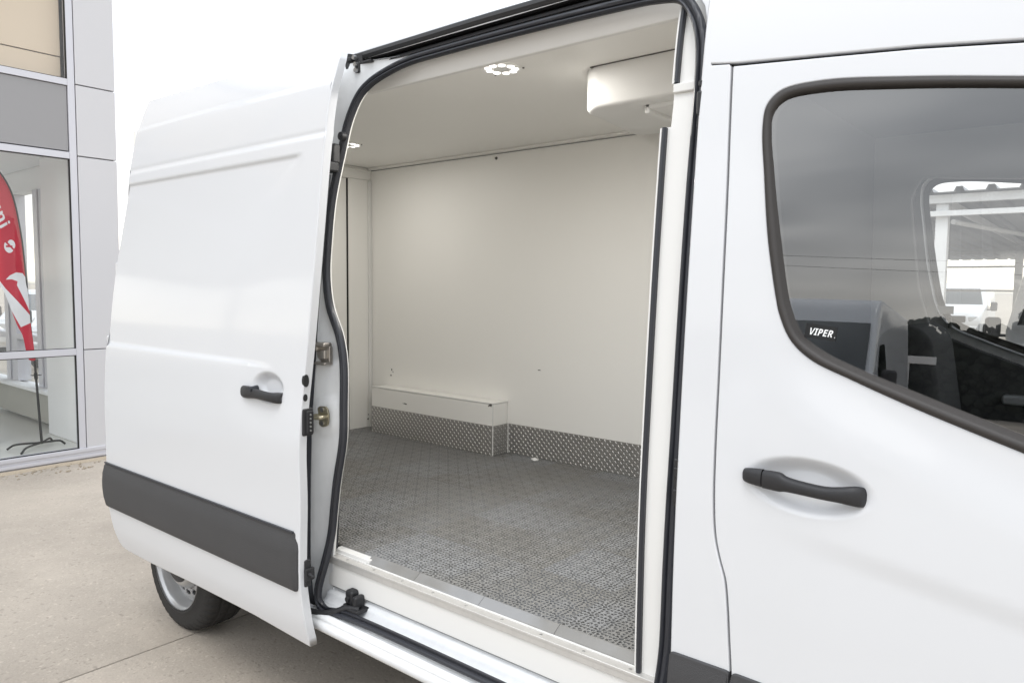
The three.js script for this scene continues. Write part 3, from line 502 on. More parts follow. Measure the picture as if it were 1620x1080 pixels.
// ------------------------------------------------------------------ sill and step
{
  const X0 = -2.30, X1 = -0.845;
  const step = [[-1.705, 0.606], [-1.700, 0.590], [-1.690, 0.580], [-1.682, 0.576], [-1.676, 0.562], [-1.668, 0.552], [-1.660, 0.549], [-1.656, 0.545], [-1.648, 0.546], [-1.640, 0.541], [-1.618, 0.536], [-1.606, 0.541], [-1.594, 0.536], [-1.588, 0.528], [-1.588, 0.521], [-1.581, 0.514], [-1.577, 0.505], [-1.578, 0.494], [-1.583, 0.484], [-1.596, 0.476], [-1.66, 0.470]];
  const fine = smooth2(step, 54), rows = [];
  for (let i = 0; i <= 12; i++) { const x = X0 + (0.7 - X0) * i / 12; rows.push(fine.map(([z, y]) => V(x < X0 + 0.01 ? X0 : x, y, z - (x > -0.84 ? 0.05 : 0)))); }
  mesh('door_step', loft(rows.filter(r => r[0].x <= -0.80)), M.paintIn, van, 'white painted step under the door opening');
  const outer = step.slice(10); const rk = [-3.0, -2.295].map(x => smooth2(outer, 20).map(([z, y]) => V(x, y, z - 0.012)));
  mesh('rocker_panel', loft(rk), M.paint, van);
  mesh('rocker_panel', loft([-0.802, 0.72].map(x => smooth2([[-1.66, 0.54], ...outer], 20).map(([z, y]) => V(x, y, z - 0.016)))), M.paint, van);
  mesh('sill_board', box(X0, -0.86, 0.604, 0.696, -1.72, -1.688, 0.003), M.trim, van, 'plain white board under the load floor edge');
  mesh('step_seam', box(X0 + 0.02, -0.87, 0.6005, 0.6035, -1.715, -1.6895, 0.001), M.cabTrim, van);
  const al = mesh('sill_plate', [box(X0, -0.868, 0.694, 0.719, -1.70, -1.681, 0.0015), box(X0, -0.868, 0.7125, 0.7225, -1.712, -1.6795, 0.002)], M.alu, van, 'aluminium sill strip with small screws');
  mesh('sill_edge', box(X0, -0.87, 0.712, 0.7255, -1.7165, -1.7122, 0.001), M.trim, al);
  for (let k = 0; k < 9; k++) { const x = -0.98 - 0.152 * k; mesh('screw', cyl(V(x, 0.7224, -1.697), V(x, 0.7232, -1.697), 0.0055, 0.004, 12), M.bolt, al); }
}

// ------------------------------------------------------------------ load space
const XR = -4.10, XF = -0.90, CE = 2.548, ZW = -3.389, FL = 0.746;
{
  const deck = mesh('load_deck', box(XR - 0.04, XF, 0.66, 0.735, ZW - 0.02, -1.7485, 0.002), M.deck, van);
  mesh('deck_patch', box(-2.30, -2.095, 0.722, 0.7375, -1.83, -1.7168, 0.002), M.trim, deck);
  // floor tiles: starburst grating, four by four bursts a tile
  const P = 0.0755;
  const tileGeo = (nx, nz) => {
    const w = nx * P - 0.0012, d = nz * P - 0.0012, sh = new THREE.Shape([[0, 0], [w, 0], [w, d], [0, d]].map(p => new THREE.Vector2(...p)));
    const hole = (cx, cy, a, r0, r1, w0, w1) => { const c = Math.cos(a), s = Math.sin(a), q = (r, t) => new THREE.Vector2(cx + c * r - s * t, cy + s * r + c * t); sh.holes.push(new THREE.Path([q(r0, -w0), q(r1, -w1), q(r1, w1), q(r0, w0)])); };
    for (let i = 0; i < nx; i++) for (let j = 0; j < nz; j++) {
      const cx = (i + 0.5) * P - 0.0006, cy = (j + 0.5) * P - 0.0006;
      hole(cx, cy, 0.4, -0.0068, 0.0068, 0.0068, 0.0068);
      for (let k = 0; k < 8; k++) { const a = (k + 0.5) * Math.PI / 4; hole(cx, cy, a, 0.0108, 0.0235, 0.0020, 0.0062); }
      for (let k = 0; k < 12; k++) { const a = (k + 0.5) * Math.PI / 6; hole(cx, cy, a, 0.0268, 0.0362, 0.0028, 0.0056); }
      for (let k = 0; k < 4; k++) { const a = (k + 0.5) * Math.PI / 2; hole(cx, cy, a, 0.0390, 0.0470, 0.0076, 0.0032); }
    }
    const g = new THREE.ExtrudeGeometry(sh, { depth: 0.009, bevelEnabled: false }); g.rotateX(-Math.PI / 2); g.translate(0, -0.009, 0); return g; // lies in x, -z
  };
  const dirtTex = dataTex(512, (i, j) => { const a = sst(0.42, 0.72, fbm(i / 128, j / 128, 4, 5, 131)), b = sst(0.5, 0.8, fbm(i / 42.67, j / 42.67, 12, 3, 141)), v = 1 - 0.16 * a - 0.08 * b + 0.05 * hash(i, j, 3); return [v * 250, v * (250 - 9 * a), v * (250 - 26 * a)].map(x => Math.min(255, Math.round(x))); });
  const full = tileGeo(4, 4), back = tileGeo(4, 2), side = tileGeo(2, 4), corner = tileGeo(2, 2), mats = [0.97, 1.0, 1.03, 1.01, 0.985].map((k, i) => { const m = M.tile.clone(); m.color.multiplyScalar(k); m.map = dirtTex.clone(); m.map.repeat.set(0.9, 0.9); m.map.offset.set(0.23 * i, 0.41 * i); m.map.needsUpdate = true; m.name = 'grey_tile_plastic_' + i; return m; });
  seed = 11;
  for (let i = 0; i < 11; i++) for (let j = 0; j < 6; j++) {
    const g = i === 10 ? (j === 5 ? corner : side) : (j === 5 ? back : full), w = i === 10 ? 2 : 4;
    const t = mesh('floor_tile', g, mats[Math.floor(rnd() * 5)], van); t.position.set(-0.950 - 4 * P * i - w * P, FL + (rnd() - 0.5) * 0.0016, -1.7485 - 4 * P * j - 0.0012); 
    t.rotation.set((rnd() - 0.5) * 0.002, (rnd() - 0.5) * 0.0016, (rnd() - 0.5) * 0.002);
  }
  // bevelled edging along the door
  for (let i = 0; i < 4; i++) { const x1 = -0.950 - 4 * P * i, x0 = Math.max(-2.11, x1 - 4 * P + 0.0015); const s = new THREE.Shape([[-1.742, 0.7265], [-1.742, 0.730], [-1.7515, 0.746], [-1.753, 0.746], [-1.753, 0.7265]].map(([z, y]) => new THREE.Vector2(-z, y)));
    const g = new THREE.ExtrudeGeometry(new THREE.Shape([[1.7168, 0.720], [1.7168, 0.7265], [1.7185, 0.7285], [1.744, 0.7448], [1.7482, 0.746], [1.7482, 0.720]].map(p => new THREE.Vector2(...p))), { depth: x1 - x0, bevelEnabled: false }); g.rotateY(Math.PI / 2); g.translate(x0, 0, 0); mesh('tile_edging', g, mats[i % 5], van); }
  // walls, ceiling, bulkhead
  const wall = mesh('wall_liner', box(XR - 0.06, XF + 0.04, 0.72, 2.575, ZW - 0.03, ZW, 0.002), M.liner, van, 'off-white lining on the far wall');
  mesh('cove_trim', box(XR, XF, 2.534, 2.549, ZW + 0.001, ZW + 0.034, 0.006), M.liner, wall);
  mesh('wall_seam', box(XR, XF, 2.5285, 2.533, ZW + 0.0002, ZW + 0.002, 0.0005), M.cabTrim, wall);
  const ceil = mesh('ceiling_liner', box(XR - 0.06, XF + 0.04, CE, CE + 0.02, ZW - 0.03, -1.872, 0.002), M.liner, van, 'off-white ceiling lining');
  mesh('header_board', panel([[[-4.1, 2.478], [-0.88, 2.478], [-0.88, 2.56], [-4.1, 2.56]]], (x, y) => -1.868 + (y - 2.478) * 0.3, { cell: 0.3, fold: 0.012, round: 0.004 }), M.trim, ceil);
  mesh('ceiling_trim', [box(-4.1, XF, 2.5415, 2.5475, -2.03, -2.005, 0.002)], M.liner, ceil);
  mesh('bulkhead', box(XF + 0.001, XF + 0.05, 0.66, 2.58, ZW, -1.86, 0.002), M.liner, van);
  const rearWall = mesh('rear_frame', [box(XR - 0.03, XR, 0.735, 2.465, ZW, -3.196, 0.004), box(XR - 0.03, XR + 0.004, 2.4655, CE, ZW, -1.80, 0.006), box(XR - 0.03, XR, 0.735, 2.465, -2.0, -1.80, 0.004)], M.liner, van, 'white frame round the inside of the rear doors');
  mesh('rear_lining', box(XR - 0.0318, XR - 0.012, 0.72, 2.464, -3.187, -2.01, 0.003), M.liner, rearWall);
  mesh('frame_gasket', box(XR - 0.034, XR - 0.006, 0.74, 2.462, -3.1955, -3.188, 0.001), M.gasket, rearWall);
  mesh('corner_bead', box(XR + 0.0005, XR + 0.012, 0.74, 2.464, ZW + 0.001, ZW + 0.03, 0.004), M.trim, rearWall);
  mesh('frame_lip', box(XR + 0.001, XR + 0.014, 2.518, 2.532, -3.388, -1.85, 0.005), M.liner, rearWall);
  mesh('near_liner', panel([[[XR, 0.66], ...rearSmooth.filter(p => p[1] > 0.66 && p[1] < 2.46).map(([x, y]) => [x - 0.010, y]), [-2.2, 2.50], [-2.2, 2.62], [XR, 2.62]]], (x, y) => -1.692 + prof(y), { cell: 0.06, fold: 0.008, round: 0.002 }), M.liner, van);
  mesh('edge_strip', sweep([0.735, 0.8, 0.9, 0.97].map(y => V(-2.292 + (y - 0.74) * 0.06, y, -1.714 + prof(y))), [[-0.005, -0.01], [-0.005, 0.008], [0.004, 0.008], [0.004, -0.01]]), M.rubber, van);
  // boxed-in wheel arch
  const arch = mesh('wheel_box', [box(-3.94, -2.836, 0.735, 1.056, ZW + 0.0005, -3.252, 0.012)], M.liner, van, 'boxed-in wheel arch at the far wall');
  // diamond plate
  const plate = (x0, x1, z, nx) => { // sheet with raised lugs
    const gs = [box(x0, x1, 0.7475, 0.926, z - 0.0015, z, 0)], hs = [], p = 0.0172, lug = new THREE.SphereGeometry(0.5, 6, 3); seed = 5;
    for (let i = 0; x0 + p * (i + 0.7) < x1; i++) for (let j = 0; j < 10; j++) { const s = (i + j) % 2 ? 1 : -1, g = lug.clone(); g.scale(0.0190, 0.0056, 0.0045); g.rotateZ(s * 0.86); g.translate(x0 + p * (i + 0.5), 0.757 + p * 1.03 * j, z); (s < 0 ? hs : gs).push(g); }  // lugs of one lean are split off for the painted glint
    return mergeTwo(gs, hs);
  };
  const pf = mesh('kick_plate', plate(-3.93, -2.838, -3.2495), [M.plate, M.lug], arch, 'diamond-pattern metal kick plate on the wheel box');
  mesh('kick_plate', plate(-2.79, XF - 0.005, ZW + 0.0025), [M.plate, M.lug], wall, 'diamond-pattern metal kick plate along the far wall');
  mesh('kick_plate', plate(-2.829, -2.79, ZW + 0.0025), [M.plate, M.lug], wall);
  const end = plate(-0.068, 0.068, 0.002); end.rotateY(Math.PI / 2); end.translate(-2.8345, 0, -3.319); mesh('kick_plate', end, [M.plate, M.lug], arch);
  mesh('corner_bead', [box(-2.834, -2.828, 0.747, 0.93, ZW + 0.001, ZW + 0.006, 0.001), box(-2.838, -2.832, 0.747, 1.05, -3.253, -3.247, 0.001)], M.trim, arch);
  mesh('top_bead', [box(-3.94, -2.836, 1.0545, 1.0605, -3.268, -3.250, 0.003), box(-2.852, -2.8335, 1.0545, 1.0605, ZW + 0.001, -3.27, 0.003)], M.trim, arch);
  // worn spots down to dark metal
  const chip = (x, y, z, r, sx, sy, par, s) => { seed = s; const pts = []; for (let k = 0; k < 11; k++) { const a = k / 11 * 2 * Math.PI, q = r * (0.5 + 0.7 * rnd()); pts.push(new THREE.Vector2(x + Math.cos(a) * q * sx, y + Math.sin(a) * q * sy)); } const g = new THREE.ExtrudeGeometry(new THREE.Shape(pts), { depth: 0.0012, bevelEnabled: false }); g.translate(0, 0, z); mesh('paint_chip', g, M.chip, par); };
  chip(-2.855, 1.047, -3.252, 0.012, 1.2, 0.8, arch, 3); chip(-2.870, 1.041, -3.252, 0.007, 0.9, 0.7, arch, 9);
  chip(-3.885, 1.165, ZW, 0.009, 0.7, 0.9, wall, 4); chip(-3.872, 1.150, ZW, 0.006, 0.8, 0.8, wall, 5); chip(-3.893, 1.125, ZW, 0.008, 1.1, 0.6, wall, 6);
  chip(-3.60, 0.975, -3.252, 0.014, 1.6, 0.3, arch, 7); chip(-2.60, 1.265, ZW, 0.010, 1.4, 0.3, wall, 8); chip(-2.845, 0.80, ZW, 0.008, 1, 1, wall, 12);
  for (const [y, z, r] of [[0.83, -3.365, 0.012], [0.81, -3.378, 0.008], [0.80, -3.355, 0.007]]) { seed = Math.round(y * 1000); const pts = []; for (let k = 0; k < 9; k++) { const a = k / 9 * 2 * Math.PI, q = r * (0.5 + 0.7 * rnd()); pts.push(new THREE.Vector2(-z + Math.cos(a) * q, y + Math.sin(a) * q)); } const g = new THREE.ExtrudeGeometry(new THREE.Shape(pts), { depth: 0.0012, bevelEnabled: false }); g.rotateY(Math.PI / 2); g.translate(XR, 0, 0); mesh('paint_chip', g, M.chip, rearWall); }
  mesh('screw', cyl(V(-2.945, 2.505, ZW), V(-2.945, 2.505, ZW + 0.008), 0.009, 0.007), M.chip, wall);
  // ceiling lamps: a ring of nine round lenses
  for (const [x, z, lit] of [[-1.828, -2.128, 275], [-3.50, -2.73, 95]]) {
    const lamp = mesh('ceiling_light', [cyl(V(x, CE - 0.003, z), V(x, CE + 0.001, z), 0.078, 0.082, 40)], M.liner, van, 'round ceiling light with a ring of bright lenses');
    mesh('lamp_hub', cyl(V(x, CE - 0.0045, z), V(x, CE - 0.002, z), 0.030, 0.032, 24), M.trim, lamp);
    for (let k = 0; k < 9; k++) { const a = k / 9 * 2 * Math.PI + 0.15, r = 0.0505; mesh('led_lens', cyl(V(x + r * Math.cos(a), CE - 0.006, z + r * Math.sin(a)), V(x + r * Math.cos(a), CE - 0.002, z + r * Math.sin(a)), 0.0130, 0.0134, 16), M.led, lamp); }
    for (const [dx, dz] of [[-0.07, -0.045], [0.075, -0.035], [-0.005, 0.08]]) mesh('screw', cyl(V(x + dx, CE - 0.005, z + dz), V(x + dx, CE - 0.002, z + dz), 0.004, 0.004, 8), M.chip, lamp);
    const p = new THREE.RectAreaLight(rgb(1, 0.97, 0.92), lit, 0.11, 0.11); p.position.set(x, CE - 0.0075, z); p.rotation.x = -Math.PI / 2; van.add(p);
  }
  // evaporator housing of the cooling unit
  {
    const g = new RoundedBoxGeometry(1, 1, 1, 4, 0.1), p = g.attributes.position;
    const warp = (v) => { const u = 0.5 - v.z, s = v.x + 0.5, h = v.y + 0.5, rz = -2.312 - u * 1.05; const xl = -1.596 - 0.385 * u, yb = 2.380 + 0.128 * u; return V(xl + (XF - 0.004 - xl) * s, yb + (2.60 - yb) * h, rz); };
    for (let i = 0; i < p.count; i++) { const v = V(p.getX(i), p.getY(i), p.getZ(i)); // keep the rounding small along the long sides
      v.y = Math.abs(v.y) > 0.4 ? Math.sign(v.y) * (0.36 + (Math.abs(v.y) - 0.4) * 1.4) : v.y * 0.9; const w = warp(v); p.setXYZ(i, w.x, w.y, w.z); }
    const gg = g.toNonIndexed(); gg.deleteAttribute('normal'); gg.computeVertexNormals();
    const ac = mesh('cooling_unit', toCreasedNormals(gg, 0.9), M.unit, van, 'white moulded cooling unit under the ceiling');
    mesh('top_joint', box(-1.560, XF - 0.002, CE - 0.004, CE - 0.0005, -2.36, -2.3095, 0.0005), M.chip, ac);
    mesh('intake_panel', [box(-1.36, XF - 0.01, 2.376, 2.40, -3.0, -2.36, 0.008), box(-1.36, -1.335, 2.362, 2.40, -3.0, -2.36, 0.006)], M.unit, ac);
    mesh('screw', cyl(V(-1.26, 2.3795, -2.40), V(-1.26, 2.383, -2.40), 0.006), M.chip, ac);
    mesh('drain_boss', cyl(V(-1.00, 2.355, -2.36), V(-1.00, 2.40, -2.36), 0.030, 0.032, 20), M.black, ac);
    mesh('warning_label', box(-1.12, -1.03, 2.3805, 2.3818, -2.52, -2.43, 0), std('yellow_label', 0.48, 0.46, 0.06, 0.5), ac);
  }
  // board and rubber edge on the front side of the opening
  const bz = (x, y) => -1.702 + prof(y);
  const board = mesh('pillar_board', panel([[[-0.962, 0.70], [-0.862, 0.66], [-0.850, 2.50], [-0.938, 2.50], [-0.938, 2.165], [-0.962, 2.165]]], bz, { cell: 0.06, fold: 0.04, round: 0.003 }), M.trim, van, 'white board on the pillar beside the opening');
  for (const [a, b, x] of [[0.70, 2.163, -0.955], [2.275, 2.50, -0.931]]) {
    const ys = []; for (let k = 0; k <= 14; k++) ys.push(a + (b - a) * k / 14);
    mesh('edge_strip', sweep(ys.map(y => V(x, y, bz(x, y) + 0.003)), [[-0.0065, -0.004], [-0.0065, 0.007], [-0.003, 0.010], [0.003, 0.010], [0.0065, 0.007], [0.0065, -0.004]]), M.rubber, board);
    mesh('edge_bead', sweep(ys.map(y => V(x - 0.0095, y, bz(x, y) + 0.001)), [[-0.003, -0.012], [-0.003, 0.006], [0.003, 0.006], [0.003, -0.012]]), M.trim, board);
  }
  mesh('corner_block', box(-0.938, -0.858, 2.250, 2.274, -1.81, -1.772, 0.004), M.trim, board);
}

// ------------------------------------------------------------------ cab
{
  mesh('cab_floor', box(XF + 0.05, 1.6, 0.5, 0.62, -3.38, -1.72, 0.01), M.dark, van);
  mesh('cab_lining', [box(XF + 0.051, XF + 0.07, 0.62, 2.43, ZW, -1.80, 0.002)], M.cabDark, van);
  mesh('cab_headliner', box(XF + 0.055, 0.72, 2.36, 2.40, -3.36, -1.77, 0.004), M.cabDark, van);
  // inside of the far door: card, pale frame, armrest
  const dz = ZC * 2 - (Z0 - 0.02);
  const card = mesh('door_card', panel([fillet([[-0.585, 1.20, 0.03], [0.5, 1.10, 0.03], [0.5, 1.27, 0.02], [-0.135, 1.405, 0.01], [-0.44, 1.515, 0.01], [-0.56, 1.565, 0.03]])], (x, y) => -3.372 - prof(y) * 0.9, { cell: 0.08, fold: 0.03, round: 0.006 }), M.doorCard, van, 'charcoal lining of the far door');
  mesh('armrest', box(-0.35, 0.2, 1.325, 1.36, -3.37, -3.30, 0.012), M.cabTrim, card);
  mesh('far_pillar_trim', panel([fillet([[-0.84, 0.62], [-0.60, 0.62, 0.02], [-0.60, 1.56, 0.04], [-0.66, 1.75, 0.05], [-0.70, 2.12, 0.05], [-0.66, 2.20, 0.03], [0.45, 2.10, 0.02], [0.45, 2.38], [-0.84, 2.38]])], (x, y) => -3.385 - prof(y) * 0.95, { cell: 0.08, fold: 0.02, round: 0.008 }), M.cabTrim, van);
  mesh('lock_pin', cyl(V(-0.543, 1.60, -3.385), V(-0.543, 1.645, -3.38), 0.007, 0.006, 10), M.black, van);
  mesh('window_tag', box(-0.592, -0.535, 1.655, 1.687, -3.402, -3.400, 0), M.cabTrim, van);
  // seats
  for (const [z, n] of [[-2.98, 0], [-2.28, 1]]) {
    const x0 = n ? -0.12 : -0.62;
    const seat = mesh('seat', [new RoundedBoxGeometry(0.52, 0.18, 0.52, 3, 0.07).translate(x0 + 0.36, 0.98, z)], M.seat, van, 'black cab seat');
    const g = new RoundedBoxGeometry(0.18, 0.70, 0.50, 3, 0.08); g.rotateZ(0.16); g.translate(x0 + 0.08, n ? 1.15 : 1.28, z); mesh('backrest', g, M.seat, seat);
  }
  // dashboard, wheel, windscreen, bonnet
  mesh('dashboard', new RoundedBoxGeometry(0.5, 0.35, 1.6, 3, 0.1).translate(0.95, 1.15, ZC), M.doorCard, van);
  const sw = new THREE.TorusGeometry(0.2, 0.016, 8, 32); sw.rotateY(Math.PI / 2); sw.rotateZ(0.5); sw.translate(0.45, 1.33, -2.92); mesh('steering_wheel', sw, M.black, van);
  const ws = []; for (const [x, y] of [[1.15, 1.30], [0.95, 1.7], [0.74, 2.1], [0.5, 2.42]]) { const r = []; for (let k = 0; k <= 8; k++) { const t = k / 8 * 2 - 1; r.push(V(x - 0.12 * t * t, y, ZC + t * 0.86)); } ws.push(r); }
  mesh('windscreen', loft(ws), M.glass, van);
  const bo = []; for (const [x, y] of [[1.14, 1.29], [1.35, 1.24], [1.6, 1.12], [1.75, 0.95], [1.8, 0.6], [1.75, 0.4]]) { const r = []; for (let k = 0; k <= 8; k++) { const t = k / 8 * 2 - 1; r.push(V(x - 0.18 * t * t, y - 0.02 * t * t, ZC + t * 0.9)); } bo.push(r); }
  mesh('bonnet', loft(bo, false, false, 0.6), M.paint, van);
  const wing = panel([fillet([[0.62, 0.45], [0.72, 0.45], [0.74, 0.62, 0.1], [1.0, 0.76, 0.2], [1.3, 0.62, 0.1], [1.36, 0.42], [1.6, 0.42, 0.05], [1.62, 1.0, 0.1], [1.3, 1.22, 0.1], [1.0, 1.30], [0.74, 2.0], [0.62, 2.15]])], (x, y) => skin(x, y) - 0.12 * sst(0.9, 1.7, x), { cell: 0.08 });
  mesh('front_wing', wing, M.paint, van); mesh('front_wing', mirrorZ(wing, ZC), M.paint, van);
}

// underside and rear wheels
mesh('underbody', [box(-4.1, 1.5, 0.36, 0.52, -3.2, -1.88, 0.02)], M.dark, van);
function wheelGeo() {
  const R = 0.338, sec = [[0.0, 0.222], [0.004, 0.235], [-0.006, 0.262], [-0.004, 0.29], [-0.012, 0.312], [-0.024, 0.326], [-0.036, 0.333], [-0.060, 0.3365], [-0.066, 0.328], [-0.076, 0.328], [-0.082, R], [-0.112, R], [-0.117, 0.329], [-0.127, 0.329], [-0.132, R], [-0.165, R], [-0.171, 0.328], [-0.181, 0.328], [-0.187, 0.3365], [-0.205, 0.333], [-0.222, 0.318], [-0.236, 0.28], [-0.236, 0.222]];
  const rows = [], n = 180;
  for (let i = 0; i < n; i++) { const a = i / n * 2 * Math.PI; rows.push(sec.map(([z, r], k) => { let q = r; const sh = k >= 4 && k <= 7 || k >= 18 && k <= 20, mid = (k === 10 || k === 11 || k === 14 || k === 15); if (sh && i % 4 === 0) q -= 0.007; if (mid && (i + (k > 12 ? 3 : 0)) % 6 === 0) q -= 0.005; return V(Math.cos(a) * q, Math.sin(a) * q, z); })); }
  return loft(rows, false, true, 0.5);
}
const lathe = (pts, n = 56) => { const g = new THREE.LatheGeometry(pts.map(([r, z]) => new THREE.Vector2(r, z)), n); g.rotateX(Math.PI / 2); return g; };
for (const [x, z, flip] of [[-3.605, -1.722, 0], [1.05, -1.722, 0], [-3.58, 2 * ZC + 1.722, 1], [1.05, 2 * ZC + 1.722, 1]]) {
  const w = mesh('wheel', lathe([[0.222, 0.004], [0.226, -0.004], [0.216, -0.012], [0.208, -0.020], [0.203, -0.045], [0.198, -0.075], [0.196, -0.2]]), M.steel, van); w.position.set(x, 0.335, z); if (flip) w.rotation.y = Math.PI;
  mesh('tyre', wheelGeo(), M.tyre, w);
  const sh = new THREE.Shape(); sh.absarc(0, 0, 0.197, 0, Math.PI * 2); for (let k = 0; k < 16; k++) { const a = k / 16 * 2 * Math.PI, p = new THREE.Path(); p.absellipse(Math.cos(a) * 0.155, Math.sin(a) * 0.155, 0.026, 0.015, 0, Math.PI * 2, false, a + Math.PI / 2); sh.holes.push(p); }
  const disc = new THREE.ExtrudeGeometry(sh, { depth: 0.006, bevelEnabled: true, bevelThickness: 0.003, bevelSize: 0.003, bevelSegments: 2, curveSegments: 48 }); { const p = disc.attributes.position; for (let i = 0; i < p.count; i++) { const r = Math.hypot(p.getX(i), p.getY(i)); p.setZ(i, p.getZ(i) - 0.070 + 0.045 * sst(0.15, 0.095, r) - 0.01 * sst(0.16, 0.197, r)); } disc.computeVertexNormals(); }
  mesh('rim', disc, M.steel, w);
  mesh('rim_dish', lathe([[0.128, -0.05], [0.112, -0.022], [0.10, -0.012], [0.088, -0.012], [0.06, -0.02]]), M.steel, w);
  mesh('hub_cap', lathe([[0.088, -0.016], [0.084, -0.004], [0.070, 0.004], [0.03, 0.007], [0.001, 0.007]]), M.clad, w);
  mesh('brake_drum', cyl(V(0, 0, -0.2), V(0, 0, -0.12), 0.17, 0.17, 24), M.dark, w);
}
rebase(van, -1.6, 0, ZC);
// ------------------------------------------------------------------ feather flag in the showroom
{
  const cv = document.createElement('canvas'); cv.width = 512; cv.height = 1024; const c = cv.getContext('2d');
  const U = (z) => (-z - 1.88) / 0.70 * 512, W = (y) => (2.95 - y) / 2.0 * 1024, S = (px, py) => [ // from the flag's own drawing grid
    U(-2.276 - (px / 216 * 70) * 0.00486), W(2.98 - (py / 1080 * 350) * 0.0057)];
  c.fillStyle = '#cb3346'; c.fillRect(0, 0, 512, 1024);
  c.fillStyle = '#f1f1f4';
  const poly = (pts) => { c.beginPath(); pts.forEach((p, i) => { const q = S(...p); i ? c.lineTo(...q) : c.moveTo(...q); }); c.closePath(); c.fill(); };
  poly([[38, 662], [60, 640], [95, 624], [130, 628], [150, 655], [168, 850], [95, 690], [100, 670], [70, 660]]);
  poly([[-40, 640], [8, 668], [34, 705], [165, 852], [172, 880], [108, 906]]);
  c.save(); const o = S(2, 330); c.translate(o[0], o[1]); c.rotate(1.12); c.font = 'bold 92px sans-serif'; c.fillText('uni', -60, 8); c.restore();
  const e = S(62, 495); c.beginPath(); c.arc(e[0], e[1], 30, 0.6, 3.9); c.fill(); c.beginPath(); c.arc(e[0] + 16, e[1] - 10, 24, 3.6, 7.2); c.fill(); c.fillStyle = '#cb3346'; c.fillRect(e[0] - 18, e[1] - 6, 40, 9);
  const t = new THREE.CanvasTexture(cv); t.colorSpace = THREE.SRGBColorSpace;
  const cloth = phys('flag_cloth', 1, 1, 1, { map: t, roughness: 0.8, transmission: 0.25, thickness: 0, side: THREE.DoubleSide });
  const flag = thing('feather_flag', 'red and white feather flag on a pole with a cross-foot, inside the showroom window', 'flag');
  const right = [[2.06, 2.93], [2.20, 2.87], [2.313, 2.765], [2.408, 2.592], [2.473, 2.246], [2.509, 1.773], [2.524, 1.413], [2.545, 1.096], [2.552, 0.986]], left = [[2.504, 0.99], [2.454, 1.234], [2.416, 1.326], [2.346, 1.547], [2.314, 1.653], [2.20, 1.84], [2.02, 2.12], [1.93, 2.45], [1.93, 2.75], [1.98, 2.88]];
  const out = smooth2([...right, ...left], 120, true);
  const fx = -8.12, g = panel([out], (x, y) => 0.018 * Math.sin(x * 9 + y * 3.2) + 0.007 * Math.sin(y * 13 - x * 5), { cell: 0.03, rims: [] });
  const u = g.attributes.uv; for (let i = 0; i < u.count; i++) u.setXY(i, (u.getX(i) - 1.88) / 0.70, 1 - (2.95 - u.getY(i)) / 2.0);
  g.rotateY(Math.PI / 2); g.translate(fx, 0, 0);
  mesh('banner', g, cloth, flag);
  const edge = smooth2(right, 30).map(([z, y]) => V(fx, y, -z));
  mesh('pole', [new THREE.TubeGeometry(new THREE.CatmullRomCurve3(edge), 40, 0.007, 8), cyl(V(fx, 0.99, -2.552), V(fx, 0.16, -2.588), 0.010, 0.012), cyl(V(fx, 0.86, -2.557), V(fx, 0.80, -2.56), 0.016), box(fx - 0.03, fx + 0.03, 0.835, 0.84, -2.60, -2.52, 0.001)], M.doorCard, flag);
  const foot = (dx, dz) => tube([V(fx, 0.172, -2.588), V(fx + dx * 0.8, 0.172, -2.588 + dz * 0.8), V(fx + dx * 0.93, 0.150, -2.588 + dz * 0.93), V(fx + dx, 0.137, -2.588 + dz)], 0.010, 16, 6);
  for (const [dx, dz] of [[-0.06, 0.28], [0.24, 0.25], [0.05, -0.19], [-0.2, -0.16]]) mesh('foot', foot(dx, dz), M.doorCard, flag);
  rebase(flag, fx, 0.128, -2.588);
  const bag = thing('backpack', 'grey backpack standing on the showroom floor beside the flag', 'bag');
  const bg = new RoundedBoxGeometry(0.22, 0.34, 0.34, 4, 0.1); bg.translate(-8.75, 0.30, -2.24); mesh('body', bg, std('grey_fabric', 0.10, 0.105, 0.12, 0.9), bag);
  const bp = new RoundedBoxGeometry(0.10, 0.18, 0.24, 3, 0.045); bp.translate(-8.62, 0.24, -2.24); mesh('pocket', bp, std('pale_grey_fabric', 0.20, 0.20, 0.22, 0.9), bag);
  mesh('strap', tube([V(-8.7, 0.45, -2.34), V(-8.66, 0.52, -2.29), V(-8.66, 0.5, -2.17), V(-8.7, 0.44, -2.12)], 0.012), M.doorCard, bag); rebase(bag, -8.75, 0.128, -2.24);
}
